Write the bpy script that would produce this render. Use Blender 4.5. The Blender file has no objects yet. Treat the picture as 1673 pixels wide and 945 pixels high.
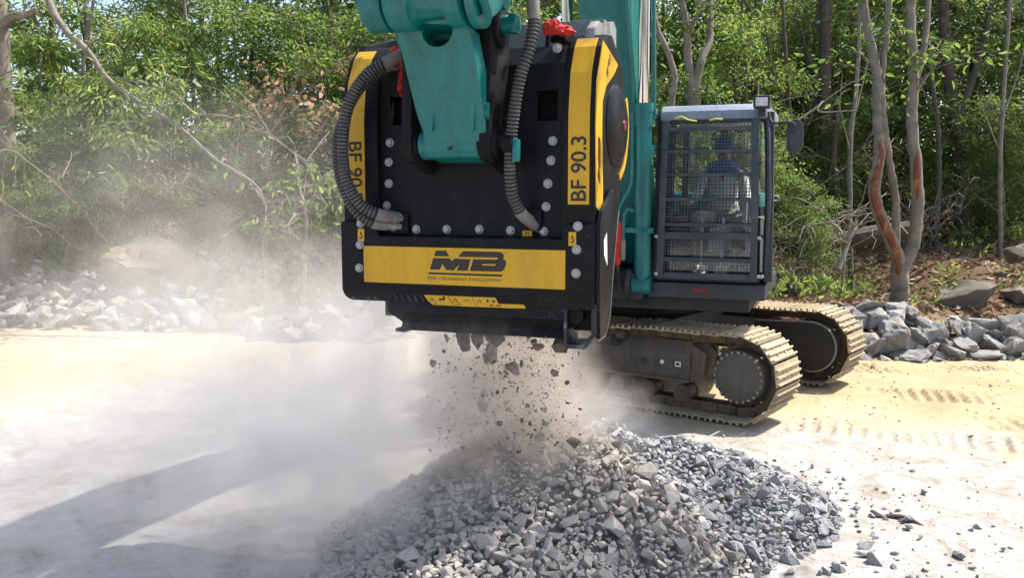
import bpy, bmesh, math, random
import numpy as np
from mathutils import Vector, Matrix, noise as mnoise
R = math.radians
rng = random.Random(7)
scene = bpy.context.scene
col = scene.collection

# ------------------------------------------------------------------ camera
CAM = Vector((0.0, 0.0, 2.2)); PITCH = R(6.2); FPX = 1450.0
cam_d = bpy.data.cameras.new('camera'); cam = bpy.data.objects.new('camera', cam_d); col.objects.link(cam)
cam.location = CAM; cam.rotation_euler = (R(90) - PITCH, 0, 0)
cam_d.sensor_width = 36; cam_d.lens = 36 * FPX / 1673; cam_d.clip_end = 800; cam_d.clip_start = 0.05
scene.camera = cam
# ------------------------------------------------------------------ sky and sun
SUN_EL, SUN_AZ = R(58), math.atan2(0.90, 0.36)      # azimuth measured from +Y towards +X
world = bpy.data.worlds.new('World'); scene.world = world; world.use_nodes = True
wn = world.node_tree.nodes; wl = world.node_tree.links
sky = wn.new('ShaderNodeTexSky'); sky.sky_type = 'NISHITA'; sky.sun_disc = False
sky.sun_elevation = SUN_EL; sky.sun_rotation = SUN_AZ; sky.air_density = 1.0; sky.dust_density = 2.5; sky.ozone_density = 1.0
wn['Background'].inputs['Strength'].default_value = 0.15
wl.new(sky.outputs[0], wn['Background'].inputs['Color'])
sun_d = bpy.data.lights.new('sun', 'SUN'); sun_d.energy = 4.6; sun_d.angle = R(0.55); sun_d.color = (1.0, 0.95, 0.87)
sun = bpy.data.objects.new('sun', sun_d); col.objects.link(sun)
sd = Vector((math.sin(SUN_AZ) * math.cos(SUN_EL), math.cos(SUN_AZ) * math.cos(SUN_EL), math.sin(SUN_EL)))
sun.rotation_euler = sd.to_track_quat('Z', 'Y').to_euler(); sun.location = sd * 60
# ------------------------------------------------------------------ exposure and render settings
scene.view_settings.view_transform = 'Standard'; scene.view_settings.look = 'None'
scene.view_settings.exposure = 0.95; scene.view_settings.gamma = 1.0
scene.render.engine = 'CYCLES'
cy = scene.cycles
cy.use_denoising = True; cy.max_bounces = 6; cy.diffuse_bounces = 3; cy.glossy_bounces = 2; cy.transmission_bounces = 4
cy.transparent_max_bounces = 12; cy.volume_bounces = 3; cy.volume_step_rate = 1.5; cy.volume_max_steps = 128
cy.use_adaptive_sampling = True; cy.adaptive_threshold = 0.05; cy.sample_clamp_indirect = 8

# ------------------------------------------------------------------ helpers
_fw = Vector((0, math.cos(PITCH), -math.sin(PITCH))); _up = Vector((0, math.sin(PITCH), math.cos(PITCH)))
def ray(px, py): return Vector((1, 0, 0)) * ((px - 836.5) / FPX) - _up * ((py - 472.5) / FPX) + _fw
def at(px, py, Y):                       # the point seen at a photo pixel, Y metres out
    d = ray(px, py); return CAM + d * (Y / d.y)
def on_ground(px, py, z=0.0):
    d = ray(px, py); return CAM + d * ((z - CAM.z) / d.z)
class Frame:                             # a machine's own axes: x across, y away from its front, z up
    def __init__(s, deg, x, y):
        a = R(deg); s.o = Vector((x, y, 0)); s.r = Vector((math.cos(a), math.sin(a), 0)); s.b = Vector((-math.sin(a), math.cos(a), 0)); s.deg = deg
    def loc(s, px, py, off=0.0):
        d = ray(px, py); t = (s.o + s.b * off - CAM).dot(s.b) / d.dot(s.b); v = CAM + d * t - s.o
        return Vector((v.dot(s.r), off, v.z))
K = Frame(-20, -0.178, 5.0)              # crusher
U = Frame(-20, 1.55, 10.0)               # excavator upper structure
KU = Vector(((K.o - U.o).dot(U.r), (K.o - U.o).dot(U.b), 0))   # crusher frame origin seen from the excavator's

def smooth(m, ang=35):
    for p in m.polygons: p.use_smooth = True
    try: m.set_sharp_from_angle(angle=R(ang))
    except Exception: pass
def put(name, mesh, mat=None, parent=None, loc=(0, 0, 0), rot=(0, 0, 0), scale=(1, 1, 1)):
    o = bpy.data.objects.new(name, mesh); col.objects.link(o)
    o.location = loc; o.rotation_euler = rot; o.scale = scale
    if mat is not None and mesh is not None and len(mesh.materials) == 0:
        for m in (mat if isinstance(mat, (list, tuple)) else [mat]): mesh.materials.append(m)
    if parent is not None: o.parent = parent
    return o
def empty(name, loc, rotz=0):
    o = bpy.data.objects.new(name, None); col.objects.link(o); o.location = loc; o.rotation_euler = (0, 0, rotz); o.empty_display_size = 0.2
    return o
def tag(o, label=None, cat=None, group=None, kind=None):
    if label: o['label'] = label
    if cat: o['category'] = cat
    if group: o['group'] = group
    if kind: o['kind'] = kind
    return o

class B:
    """collects shapes in one bmesh"""
    def __init__(s): s.bm = bmesh.new(); s.mi = 0
    def _new(s, vs, fs):
        v = [s.bm.verts.new(p) for p in vs]; out = []
        for f in fs:
            try:
                q = s.bm.faces.new([v[i] for i in f]); q.material_index = s.mi; out.append(q)
            except ValueError: pass
        return v, out
    def box(s, c, d, rot=None, bev=0):
        hx, hy, hz = d[0] / 2, d[1] / 2, d[2] / 2
        vs = [Vector((x, y, z)) for x in (-hx, hx) for y in (-hy, hy) for z in (-hz, hz)]
        if rot is not None: vs = [rot @ v for v in vs]
        vs = [v + Vector(c) for v in vs]
        v, f = s._new(vs, [(0, 1, 3, 2), (4, 6, 7, 5), (0, 4, 5, 1), (2, 3, 7, 6), (0, 2, 6, 4), (1, 5, 7, 3)])
        if bev: bmesh.ops.bevel(s.bm, geom=list({e for q in f for e in q.edges}), offset=bev, segments=2, profile=0.6, affect='EDGES')
        return s
    def mm(s, x0, x1, y0, y1, z0, z1, bev=0):
        return s.box(((x0 + x1) / 2, (y0 + y1) / 2, (z0 + z1) / 2), (abs(x1 - x0), abs(y1 - y0), abs(z1 - z0)), bev=bev)
    def bar(s, p, q, w, h=None, upv=(0, 0, 1), bev=0):
        p, q = Vector(p), Vector(q); d = q - p; L = d.length; d.normalize(); u = Vector(upv)
        x = d.cross(u)
        if x.length < 1e-4: x = d.cross(Vector((0, 1, 0)))
        x.normalize(); y = x.cross(d)
        return s.box((p + q) / 2, (w, L, h or w), rot=Matrix((x, d, y)).transposed(), bev=bev)
    def rings(s, rings, cap=True, close=True):
        n = len(rings[0]); vs = [s.bm.verts.new(p) for r in rings for p in r]
        for i in range(len(rings) - 1):
            for j in range(n if close else n - 1):
                k = (j + 1) % n
                f = s.bm.faces.new((vs[i * n + j], vs[i * n + k], vs[(i + 1) * n + k], vs[(i + 1) * n + j])); f.material_index = s.mi
        if cap:
            for base, rev in ((0, True), ((len(rings) - 1) * n, False)):
                loop = vs[base:base + n]
                f = s.bm.faces.new(loop[::-1] if rev else loop); f.material_index = s.mi
        return s
    def lathe(s, p, axis, prof, seg=24):         # prof: (distance along axis, radius)
        p, a = Vector(p), Vector(axis).normalized(); u = a.orthogonal().normalized(); w = a.cross(u)
        rs = [[p + a * t + (u * math.cos(2 * math.pi * k / seg) + w * math.sin(2 * math.pi * k / seg)) * max(r, 1e-4) for k in range(seg)] for t, r in prof]
        return s.rings(rs)
    def cyl(s, p, q, r, seg=20, r2=None):
        d = Vector(q) - Vector(p); return s.lathe(p, d, [(0, r), (d.length, r if r2 is None else r2)], seg)
    def tube(s, pts, rad, seg=8):
        pts = [Vector(p) for p in pts]; n = len(pts)
        if not isinstance(rad, (list, tuple)): rad = [rad] * n
        t0 = (pts[1] - pts[0]).normalized(); u = t0.orthogonal().normalized(); rs = []
        for i, p in enumerate(pts):
            t = (pts[min(i + 1, n - 1)] - pts[max(i - 1, 0)]).normalized()
            u = (u - t * u.dot(t)); u = u.normalized() if u.length > 1e-6 else t.orthogonal().normalized()
            w = t.cross(u)
            rs.append([p + (u * math.cos(2 * math.pi * k / seg) + w * math.sin(2 * math.pi * k / seg)) * rad[i] for k in range(seg)])
        return s.rings(rs)
    def prism(s, poly, a0, a1, axis='x', bev=0, seg=2):
        """poly in the two other axes, extruded along axis"""
        def P(p, a): return {'x': (a, p[0], p[1]), 'y': (p[0], a, p[1]), 'z': (p[0], p[1], a)}[axis]
        n = len(poly); v = [s.bm.verts.new(P(p, a0)) for p in poly] + [s.bm.verts.new(P(p, a1)) for p in poly]
        fs = [s.bm.faces.new(v[:n]), s.bm.faces.new(v[n:][::-1])] + [s.bm.faces.new((v[i], v[n + i], v[n + (i + 1) % n], v[(i + 1) % n])) for i in range(n)]
        for f in fs: f.material_index = s.mi
        if bev:
            bmesh.ops.recalc_face_normals(s.bm, faces=fs)
            bmesh.ops.bevel(s.bm, geom=list({e for f in fs for e in f.edges}), offset=bev, segments=seg, profile=0.6, affect='EDGES')
        return s
    def slab(s, loop, d):                         # a flat loop of 3-D points, pushed back along d
        n = len(loop); d = Vector(d); v = [s.bm.verts.new(p) for p in loop] + [s.bm.verts.new(Vector(p) + d) for p in loop]
        fs = [s.bm.faces.new(v[:n]), s.bm.faces.new(v[n:][::-1])] + [s.bm.faces.new((v[i], v[n + i], v[n + (i + 1) % n], v[(i + 1) % n])) for i in range(n)]
        for f in fs: f.material_index = s.mi
        return s
    def mesh(s, name='shape', ang=35, recalc=True):
        if recalc: bmesh.ops.recalc_face_normals(s.bm, faces=s.bm.faces[:])
        m = bpy.data.meshes.new(name); s.bm.to_mesh(m); s.bm.free(); smooth(m, ang); return m
    def build(s, name, mat=None, parent=None, loc=(0, 0, 0), rot=(0, 0, 0), ang=35):
        return put(name, s.mesh(name, ang), mat, parent, loc, rot)

def spline(pts, n):                               # Catmull-Rom through pts, n samples evenly spaced by length
    P = [Vector(p) for p in pts]; P = [P[0] * 2 - P[1]] + P + [P[-1] * 2 - P[-2]]; out = []
    for i in range(1, len(P) - 2):
        for k in range(24):
            t = k / 24; a, b, c, d = P[i - 1], P[i], P[i + 1], P[i + 2]
            out.append(0.5 * ((2 * b) + (c - a) * t + (2 * a - 5 * b + 4 * c - d) * t * t + (3 * b - a - 3 * c + d) * t ** 3))
    out.append(P[-2]); L = [0]
    for a, b in zip(out, out[1:]): L.append(L[-1] + (b - a).length)
    res = []; j = 0
    for k in range(n):
        t = L[-1] * k / (n - 1)
        while j < len(L) - 2 and L[j + 1] < t: j += 1
        f = (t - L[j]) / max(L[j + 1] - L[j], 1e-9); res.append(out[j].lerp(out[j + 1], min(max(f, 0), 1)))
    return res, L[-1]

# ------------------------------------------------------------------ materials
def nodes(name):
    m = bpy.data.materials.new(name); m.use_nodes = True; n = m.node_tree.nodes; return m, n, m.node_tree.links, n['Principled BSDF']
def tex_noise(n, l, scale, detail=4, rough=0.6, vec=None, dist=0):
    t = n.new('ShaderNodeTexNoise'); t.inputs['Scale'].default_value = scale; t.inputs['Detail'].default_value = detail
    t.inputs['Roughness'].default_value = rough; t.inputs['Distortion'].default_value = dist
    if vec is not None: l.new(vec, t.inputs['Vector'])
    return t.outputs['Fac']
def ramp(n, l, fac, stops):
    r = n.new('ShaderNodeValToRGB'); e = r.color_ramp.elements
    while len(e) < len(stops): e.new(0.5)
    for q, (p, c) in zip(e, stops): q.position = p; q.color = (*c, 1) if len(c) == 3 else c
    l.new(fac, r.inputs['Fac']); return r.outputs['Color']
def mixc(n, l, fac, a, b, mode='MIX'):
    m = n.new('ShaderNodeMix'); m.data_type = 'RGBA'; m.blend_type = mode
    for sock, v in ((m.inputs['Factor'], fac), (m.inputs['A'], a), (m.inputs['B'], b)):
        pass
    ins = [i for i in m.inputs if i.enabled]
    for sock, v in zip((m.inputs[0], m.inputs[6], m.inputs[7]), (fac, a, b)):
        if isinstance(v, bpy.types.NodeSocket): l.new(v, sock)
        elif isinstance(v, (int, float)): sock.default_value = v
        else: sock.default_value = (*v, 1)
    return m.outputs[2]
def vec_in(n, l, rand=False):
    tc = n.new('ShaderNodeTexCoord'); out = tc.outputs['Object']
    if rand:
        oi = n.new('ShaderNodeObjectInfo'); ad = n.new('ShaderNodeVectorMath'); ad.operation = 'ADD'
        mu = n.new('ShaderNodeMath'); mu.operation = 'MULTIPLY'; mu.inputs[1].default_value = 37.0
        l.new(oi.outputs['Random'], mu.inputs[0]); l.new(out, ad.inputs[0]); l.new(mu.outputs[0], ad.inputs[1]); out = ad.outputs[0]
    return out
def bump(n, l, bsdf, fac, strength, dist=0.01):
    b = n.new('ShaderNodeBump'); b.inputs['Strength'].default_value = strength; b.inputs['Distance'].default_value = dist
    l.new(fac, b.inputs['Height']); l.new(b.outputs[0], bsdf.inputs['Normal'])
def paint(name, c, rough=0.45, dirt=(0.34, 0.29, 0.23), amt=0.35, scale=3.0, metal=0.0, chips=None, bumpy=0.15, rand=False, lo=0.45, hi=0.75, grain=0.22, spec=0.5, specks=0.0, streak=0.0):
    """painted or worn surface: base colour, patches of dust, fine grime, chips"""
    m, n, l, b = nodes(name); v = vec_in(n, l, rand)
    f1 = tex_noise(n, l, scale, 6, 0.65, v, 0.4); f2 = tex_noise(n, l, scale * 14, 3, 0.6, v)
    d = ramp(n, l, f1, [(lo, (0, 0, 0)), (hi, (amt, amt, amt))])
    c2 = mixc(n, l, d, c, dirt)
    g = ramp(n, l, f2, [(0.35, (1 - grain,) * 3), (0.65, (1 + grain * 0.45,) * 3)])
    out = mixc(n, l, 1.0, c2, g, 'MULTIPLY')
    if streak:                                               # grime and faded runs down the plates
        mp = n.new('ShaderNodeMapping'); mp.inputs['Scale'].default_value = (9, 9, 1.3); l.new(v, mp.inputs['Vector']); f4 = tex_noise(n, l, 1.0, 6, 0.7, mp.outputs[0], 0.7)
        out = mixc(n, l, 1.0, out, ramp(n, l, f4, [(0.34, (1 - streak,) * 3), (0.52, (1.0,) * 3), (0.72, (1 + streak * 0.5,) * 3)]), 'MULTIPLY')
    if specks:                                               # fine dust specks
        f5 = tex_noise(n, l, 120, 2, 0.5, v); f6 = tex_noise(n, l, 1.7, 4, 0.6, v)
        sk = n.new('ShaderNodeMath'); sk.operation = 'MULTIPLY'; l.new(ramp(n, l, f5, [(0.66, (0, 0, 0)), (0.72, (specks,) * 3)]), sk.inputs[0]); l.new(ramp(n, l, f6, [(0.40, (0, 0, 0)), (0.62, (1, 1, 1))]), sk.inputs[1])
        out = mixc(n, l, sk.outputs[0], out, dirt if sum(dirt) > 0.6 else (0.34, 0.31, 0.27))
    if rand:
        oi2 = n.new('ShaderNodeObjectInfo'); out = mixc(n, l, 1.0, out, ramp(n, l, oi2.outputs['Random'], [(0, (0.70, 0.68, 0.66)), (1, (1.15, 1.13, 1.08))]), 'MULTIPLY')
    if chips is not None:
        f3 = tex_noise(n, l, scale * 5, 5, 0.7, v, 0.8)
        out = mixc(n, l, ramp(n, l, f3, [(0.735, (0, 0, 0)), (0.755, (1, 1, 1))]), out, chips)
    l.new(out, b.inputs['Base Color'])
    rr = ramp(n, l, f1, [(0.3, (rough * 0.8,) * 3), (0.75, (min(1, rough * 1.5),) * 3)]); l.new(rr, b.inputs['Roughness'])
    b.inputs['Metallic'].default_value = metal; b.inputs['Specular IOR Level'].default_value = spec
    if bumpy: bump(n, l, b, f2, bumpy, 0.002)
    return m
def plain(name, c, rough=0.5, metal=0.0, emit=None):
    m, n, l, b = nodes(name); b.inputs['Base Color'].default_value = (*c, 1); b.inputs['Roughness'].default_value = rough; b.inputs['Metallic'].default_value = metal
    return m
def leaf_mat(name, stops, trans=0.5, rough=0.5):
    m, n, l, b = nodes(name)
    g = n.new('ShaderNodeNewGeometry'); oi = n.new('ShaderNodeObjectInfo')
    a = n.new('ShaderNodeMath'); a.operation = 'MULTIPLY_ADD'; a.inputs[1].default_value = 0.22; l.new(oi.outputs['Random'], a.inputs[0])
    sc = n.new('ShaderNodeMath'); sc.operation = 'MULTIPLY'; sc.inputs[1].default_value = 0.78; l.new(g.outputs['Random Per Island'], sc.inputs[0]); l.new(sc.outputs[0], a.inputs[2])
    c = ramp(n, l, a.outputs[0], stops)
    l.new(c, b.inputs['Base Color']); b.inputs['Roughness'].default_value = rough
    tr = n.new('ShaderNodeBsdfTranslucent'); hs = n.new('ShaderNodeHueSaturation'); hs.inputs['Hue'].default_value = 0.485; hs.inputs['Saturation'].default_value = 1.0; hs.inputs['Value'].default_value = 2.1
    l.new(c, hs.inputs['Color']); l.new(hs.outputs[0], tr.inputs['Color'])
    mx = n.new('ShaderNodeMixShader'); mx.inputs[0].default_value = trans
    l.new(b.outputs[0], mx.inputs[1]); l.new(tr.outputs[0], mx.inputs[2]); l.new(mx.outputs[0], n['Material Output'].inputs['Surface'])
    return m
def stone_mat(name, stops, dust, amt, scale=6, rough=0.85):
    m, n, l, b = nodes(name); v = vec_in(n, l, True)
    oi = n.new('ShaderNodeObjectInfo'); g = n.new('ShaderNodeNewGeometry')
    ad = n.new('ShaderNodeMath'); ad.operation = 'ADD'; l.new(oi.outputs['Random'], ad.inputs[0]); l.new(g.outputs['Random Per Island'], ad.inputs[1])
    fr = n.new('ShaderNodeMath'); fr.operation = 'FRACT'; l.new(ad.outputs[0], fr.inputs[0])
    c = ramp(n, l, fr.outputs[0], stops)
    f = tex_noise(n, l, scale, 6, 0.7, v, 0.3); f2 = tex_noise(n, l, scale * 9, 3, 0.7, v)
    c = mixc(n, l, ramp(n, l, f, [(0.40, (0, 0, 0)), (0.66, (amt,) * 3)]), c, dust)
    c = mixc(n, l, 1.0, c, ramp(n, l, f2, [(0.3, (0.70,) * 3), (0.7, (1.25,) * 3)]), 'MULTIPLY')
    l.new(c, b.inputs['Base Color']); b.inputs['Roughness'].default_value = rough
    h = n.new('ShaderNodeMath'); h.operation = 'ADD'; l.new(f, h.inputs[0]); l.new(f2, h.inputs[1])
    bump(n, l, b, h.outputs[0], 0.5, 0.012); return m

M = {}
M['teal'] = paint('teal_paint', (0.001, 0.142, 0.132), 0.36, (0.05, 0.14, 0.12), 0.14, 2.2, chips=(0.16, 0.06, 0.03), grain=0.10, streak=0.34, specks=0.3)
M['black'] = paint('black_paint', (0.0065, 0.007, 0.0085), 0.40, (0.09, 0.08, 0.07), 0.10, 2.2, grain=0.12, spec=0.16, streak=0.3, specks=0.45, chips=(0.10, 0.095, 0.09))
M['black_rough'] = paint('black_cast', (0.006, 0.006, 0.007), 0.55, (0.08, 0.07, 0.06), 0.12, 5, spec=0.18)
M['yellow'] = paint('yellow_decal', (0.64, 0.345, 0.003), 0.42, (0.50, 0.33, 0.06), 0.25, 1.6, bumpy=0.0, grain=0.035, streak=0.14, specks=0.35)
M['ink'] = plain('black_print', (0.022, 0.013, 0.008), 0.5)
M['bolt'] = paint('zinc_bolt', (0.40, 0.405, 0.41), 0.5, (0.30, 0.26, 0.2), 0.5, 9, metal=0.35)
M['worn'] = paint('worn_steel', (0.022, 0.022, 0.024), 0.36, (0.36, 0.36, 0.37), 0.6, 7, metal=0.3, lo=0.50, hi=0.66)
M['steel'] = paint('bare_steel', (0.24, 0.235, 0.23), 0.45, (0.40, 0.36, 0.30), 0.6, 6, metal=0.4)
M['chrome'] = plain('chrome_rod', (0.75, 0.72, 0.70), 0.12, 1.0)
M['rubber'] = paint('hose_rubber', (0.016, 0.016, 0.016), 0.62, (0.20, 0.18, 0.15), 0.45, 7)
M['ridge'] = paint('dusty_hose_ridge', (0.085, 0.08, 0.072), 0.6, (0.26, 0.235, 0.20), 0.7, 5)
M['sleeve'] = paint('dusty_hose_sleeve', (0.17, 0.155, 0.13), 0.7, (0.36, 0.32, 0.27), 0.6, 8)
M['red'] = paint('red_cloth', (0.50, 0.018, 0.012), 0.8, (0.25, 0.1, 0.08), 0.3, 12)
M['cabgrey'] = paint('cab_dark_grey', (0.017, 0.022, 0.029), 0.42, (0.20, 0.20, 0.20), 0.16, 2.5, grain=0.12)
M['cabroof'] = paint('cab_roof_grey', (0.20, 0.24, 0.31), 0.4, (0.4, 0.4, 0.4), 0.3, 3)
M['guard'] = paint('guard_grey', (0.030, 0.038, 0.048), 0.5, (0.22, 0.22, 0.22), 0.3, 4, grain=0.15, specks=0.5)
M['wire'] = paint('galvanised_wire', (0.10, 0.11, 0.12), 0.5, (0.2, 0.2, 0.2), 0.3, 6)
M['drive'] = paint('drive_cover_grey', (0.085, 0.082, 0.072), 0.6, (0.19, 0.13, 0.075), 0.6, 5, chips=(0.30, 0.25, 0.18), lo=0.4, hi=0.7, streak=0.25, specks=0.6)
M['frame'] = paint('track_frame_grey', (0.066, 0.060, 0.055), 0.6, (0.20, 0.135, 0.075), 0.75, 2.6, chips=(0.35, 0.30, 0.23), lo=0.38, hi=0.7, streak=0.3, specks=0.6)
M['muddy'] = paint('muddy_steel', (0.055, 0.042, 0.030), 0.8, (0.20, 0.135, 0.07), 0.8, 6, lo=0.35, hi=0.7)
M['shoe'] = paint('dusty_track_shoe', (0.33, 0.26, 0.165), 0.75, (0.50, 0.41, 0.27), 0.8, 7, chips=(0.13, 0.10, 0.075), rand=True, lo=0.3, hi=0.65)
M['underside'] = paint('dark_underside', (0.016, 0.016, 0.017), 0.7, (0.10, 0.08, 0.06), 0.4, 4)
M['white'] = plain('white_plastic', (0.72, 0.72, 0.70), 0.5)
M['warn_red'] = plain('faded_red_print', (0.14, 0.012, 0.010), 0.6)
M['lens'] = plain('lamp_lens', (0.55, 0.50, 0.50), 0.15)
M['mirror'] = plain('mirror_glass', (0.30, 0.33, 0.35), 0.08, 1.0)
M['strap'] = plain('yellow_strap', (0.60, 0.50, 0.05), 0.7)
def glass_mat(name, tint, gloss):
    m, n, l, b = nodes(name); n.remove(b)
    t = n.new('ShaderNodeBsdfTransparent'); t.inputs[0].default_value = (*tint, 1); g = n.new('ShaderNodeBsdfGlossy'); g.inputs['Roughness'].default_value = 0.05
    g.inputs['Color'].default_value = (0.9, 0.93, 0.95, 1)
    f = n.new('ShaderNodeFresnel'); f.inputs['IOR'].default_value = 1.5; a = n.new('ShaderNodeMath'); a.operation = 'ADD'; a.inputs[1].default_value = gloss; l.new(f.outputs[0], a.inputs[0])
    mx = n.new('ShaderNodeMixShader'); l.new(a.outputs[0], mx.inputs[0]); l.new(t.outputs[0], mx.inputs[1]); l.new(g.outputs[0], mx.inputs[2])
    l.new(mx.outputs[0], n['Material Output'].inputs['Surface']); return m
M['glass'] = glass_mat('cab_glass', (0.95, 0.97, 0.97), 0.06)
# ------------------------------------------------------------------ ground
_nr = np.random.RandomState(3)
_W = [(f * math.cos(a), f * math.sin(a), p, f) for f, a, p in zip(np.repeat([0.35, 0.8, 1.7, 3.4, 7.0, 13.0], 4), _nr.uniform(0, 6.28, 24), _nr.uniform(0, 6.28, 24))]
def fbm(x, y, lo=0.0, hi=99.0):
    s = 0
    for kx, ky, p, f in _W:
        if lo <= f <= hi: s = s + np.sin(kx * x + ky * y + p + 1.3 * np.sin(ky * x * 0.7 - kx * y * 0.6 + p * 2)) * (0.5 / f ** 0.9)
    return s
def sstep(a, b, x):
    t = np.clip((x - a) / (b - a), 0, 1); return t * t * (3 - 2 * t)
def edge_y(x): return 14.4 - 2.55 * sstep(-3.0, 4.5, x)       # where the yard ends and the wooded bank begins
def lane(x, y, ax, ay, ang, L, w):                          # cleat prints pressed in by a crawler track
    c, s = math.cos(ang), math.sin(ang); u = (x - ax) * c + (y - ay) * s; v = -(x - ax) * s + (y - ay) * c
    m = sstep(0, 0.25, u) * (1 - sstep(L - 0.5, L, u)) * (1 - sstep(w * 0.42, w * 0.5, np.abs(v)))
    worn = np.clip(0.45 + 0.75 * fbm(x * 1.7, y * 1.7, 0.7, 14), 0, 1)
    ridge = np.abs(np.mod(u / 0.135 + 0.25 * fbm(x * 2, y * 2, 1.5, 4), 1.0) - 0.5) * 2
    return m * (worn * (np.clip(ridge * 4.5 - 2.4, 0, 1) * (0.75 + 0.25 * np.sin(v * 40)) - 0.35) * 0.062)
def height(x, y):
    x = np.asarray(x, float); y = np.asarray(y, float)
    b = y - edge_y(x); yard = 1 - sstep(-0.6, 0.6, b)
    z = 0.016 * fbm(x, y, 0.3, 4) * yard + 0.004 * fbm(x * 2.1, y * 2.1, 3, 20) * yard
    up = np.maximum(b, 0)
    z = z + 0.42 * sstep(-0.3, 1.2, b) + 0.20 * np.minimum(up, 12) + 0.02 * np.maximum(up - 12, 0)
    z = z + sstep(0, 3, b) * 0.22 * fbm(x, y, 0.3, 2)
    z = z + lane(x, y, 2.55, 8.42, R(-24), 2.6, 0.62) + lane(x, y, 3.75, 9.75, R(-16), 2.4, 0.62) + lane(x, y, 3.2, 10.9, R(4), 3.2, 0.6) + lane(x, y, 4.3, 8.35, R(-4), 2.5, 0.55)
    # low windrow of scraped sand beside the track marks
    return z
def zg(x, y): return float(height(x, y))
def axis(parts):
    out = [parts[0][0]]
    for a, b, d in parts:
        n = max(1, int(round((b - a) / d))); out += [a + (b - a) * (k + 1) / n for k in range(n)]
    return np.array(out)
gx = axis([(-160, -40, 12), (-40, -14, 2), (-14, -4, 0.25), (-4, 1.8, 0.12), (1.8, 6.8, 0.022), (6.8, 14, 0.25), (14, 40, 2), (40, 160, 12)])
gy = axis([(-60, -6, 6), (-6, 3, 0.6), (3, 7, 0.12), (7, 11.4, 0.023), (11.4, 11.6, 0.1), (11.6, 20, 0.2), (20, 40, 0.8), (40, 80, 3), (80, 400, 20)])
GX, GY = np.meshgrid(gx, gy); GZ = height(GX, GY)
gm = bpy.data.meshes.new('ground'); nx, ny = len(gx), len(gy)
gv = np.stack([GX, GY, GZ], -1).reshape(-1, 3)
ii = (np.arange(ny - 1)[:, None] * nx + np.arange(nx - 1)[None, :]).reshape(-1)
gf = np.stack([ii, ii + 1, ii + nx + 1, ii + nx], 1)
def np_mesh(m, v, f):
    m.vertices.add(len(v)); m.vertices.foreach_set('co', np.ascontiguousarray(v, np.float32).ravel())
    k = f.shape[1]; m.loops.add(f.size); m.loops.foreach_set('vertex_index', np.ascontiguousarray(f, np.int32).ravel())
    m.polygons.add(len(f)); m.polygons.foreach_set('loop_start', np.arange(0, f.size, k, dtype=np.int32)); m.polygons.foreach_set('loop_total', np.full(len(f), k, np.int32))
    m.update(calc_edges=True); m.validate(); return m
np_mesh(gm, gv, gf); gm.shade_smooth()
# how far each spot is soil of the wooded bank, and how much pale stone flour lies on it: colours the ground itself has
soil = sstep(-0.35, 0.55, gv[:, 1] - edge_y(gv[:, 0]) + 0.5 * fbm(gv[:, 0], gv[:, 1], 1, 4))
cx, cy_ = gv[:, 0], gv[:, 1]
line = 7.55 - 0.42 * (cx - 2.0) * (cx > 2.0) + 0.42 * np.minimum(2.0 - cx, 3) * (cx <= 2.0)
flour = 1 - sstep(-0.8, 1.1, cy_ - line + 0.9 * fbm(cx, cy_, 0.5, 8))
flour = np.maximum(flour, (1 - sstep(-2.0, 1.0, cx)) * (1 - sstep(7.5, 10.5, cy_)) * 0.85)
for nm, a in (('soil', soil), ('flour', flour)):
    at_ = gm.attributes.new(nm, 'FLOAT', 'POINT'); at_.data.foreach_set('value', a.astype(np.float32))
def ground_mat():
    m, n, l, b = nodes('yard_ground'); v = vec_in(n, l)
    def attr(k):
        q = n.new('ShaderNodeAttribute'); q.attribute_name = k; return q.outputs['Fac']
    f1 = tex_noise(n, l, 0.9, 8, 0.65, v, 0.6); f2 = tex_noise(n, l, 11, 6, 0.7, v); f3 = tex_noise(n, l, 70, 3, 0.7, v); f4 = tex_noise(n, l, 3.2, 7, 0.72, v, 1.2)
    sand = ramp(n, l, f1, [(0.3, (0.34, 0.265, 0.155)), (0.55, (0.43, 0.345, 0.215)), (0.75, (0.47, 0.39, 0.265))])
    sand = mixc(n, l, ramp(n, l, f4, [(0.56, (0, 0, 0)), (0.66, (0.55,) * 3)]), sand, (0.29, 0.205, 0.105))
    pale = ramp(n, l, f4, [(0.34, (0.25, 0.215, 0.17)), (0.47, (0.35, 0.325, 0.295)), (0.60, (0.405, 0.39, 0.37)), (0.75, (0.45, 0.44, 0.425))])
    pale = mixc(n, l, ramp(n, l, f2, [(0.58, (0, 0, 0)), (0.70, (0.55,) * 3)]), pale, (0.20, 0.18, 0.16))
    earth = ramp(n, l, f2, [(0.3, (0.055, 0.036, 0.020)), (0.5, (0.12, 0.078, 0.044)), (0.7, (0.22, 0.15, 0.085))])
    c = mixc(n, l, attr('flour'), sand, pale); c = mixc(n, l, attr('soil'), c, earth)
    c = mixc(n, l, 1.0, c, ramp(n, l, f3, [(0.3, (0.72,) * 3), (0.7, (1.18,) * 3)]), 'MULTIPLY')
    l.new(c, b.inputs['Base Color']); b.inputs['Roughness'].default_value = 0.95; b.inputs['Specular IOR Level'].default_value = 0.15
    h = n.new('ShaderNodeMath'); h.operation = 'MULTIPLY_ADD'; h.inputs[1].default_value = 0.35; l.new(f3, h.inputs[0]); l.new(f2, h.inputs[2])
    bump(n, l, b, h.outputs[0], 0.55, 0.03); return m
M['ground'] = ground_mat()
tag(put('ground', gm, M['ground']), kind='structure')

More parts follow.
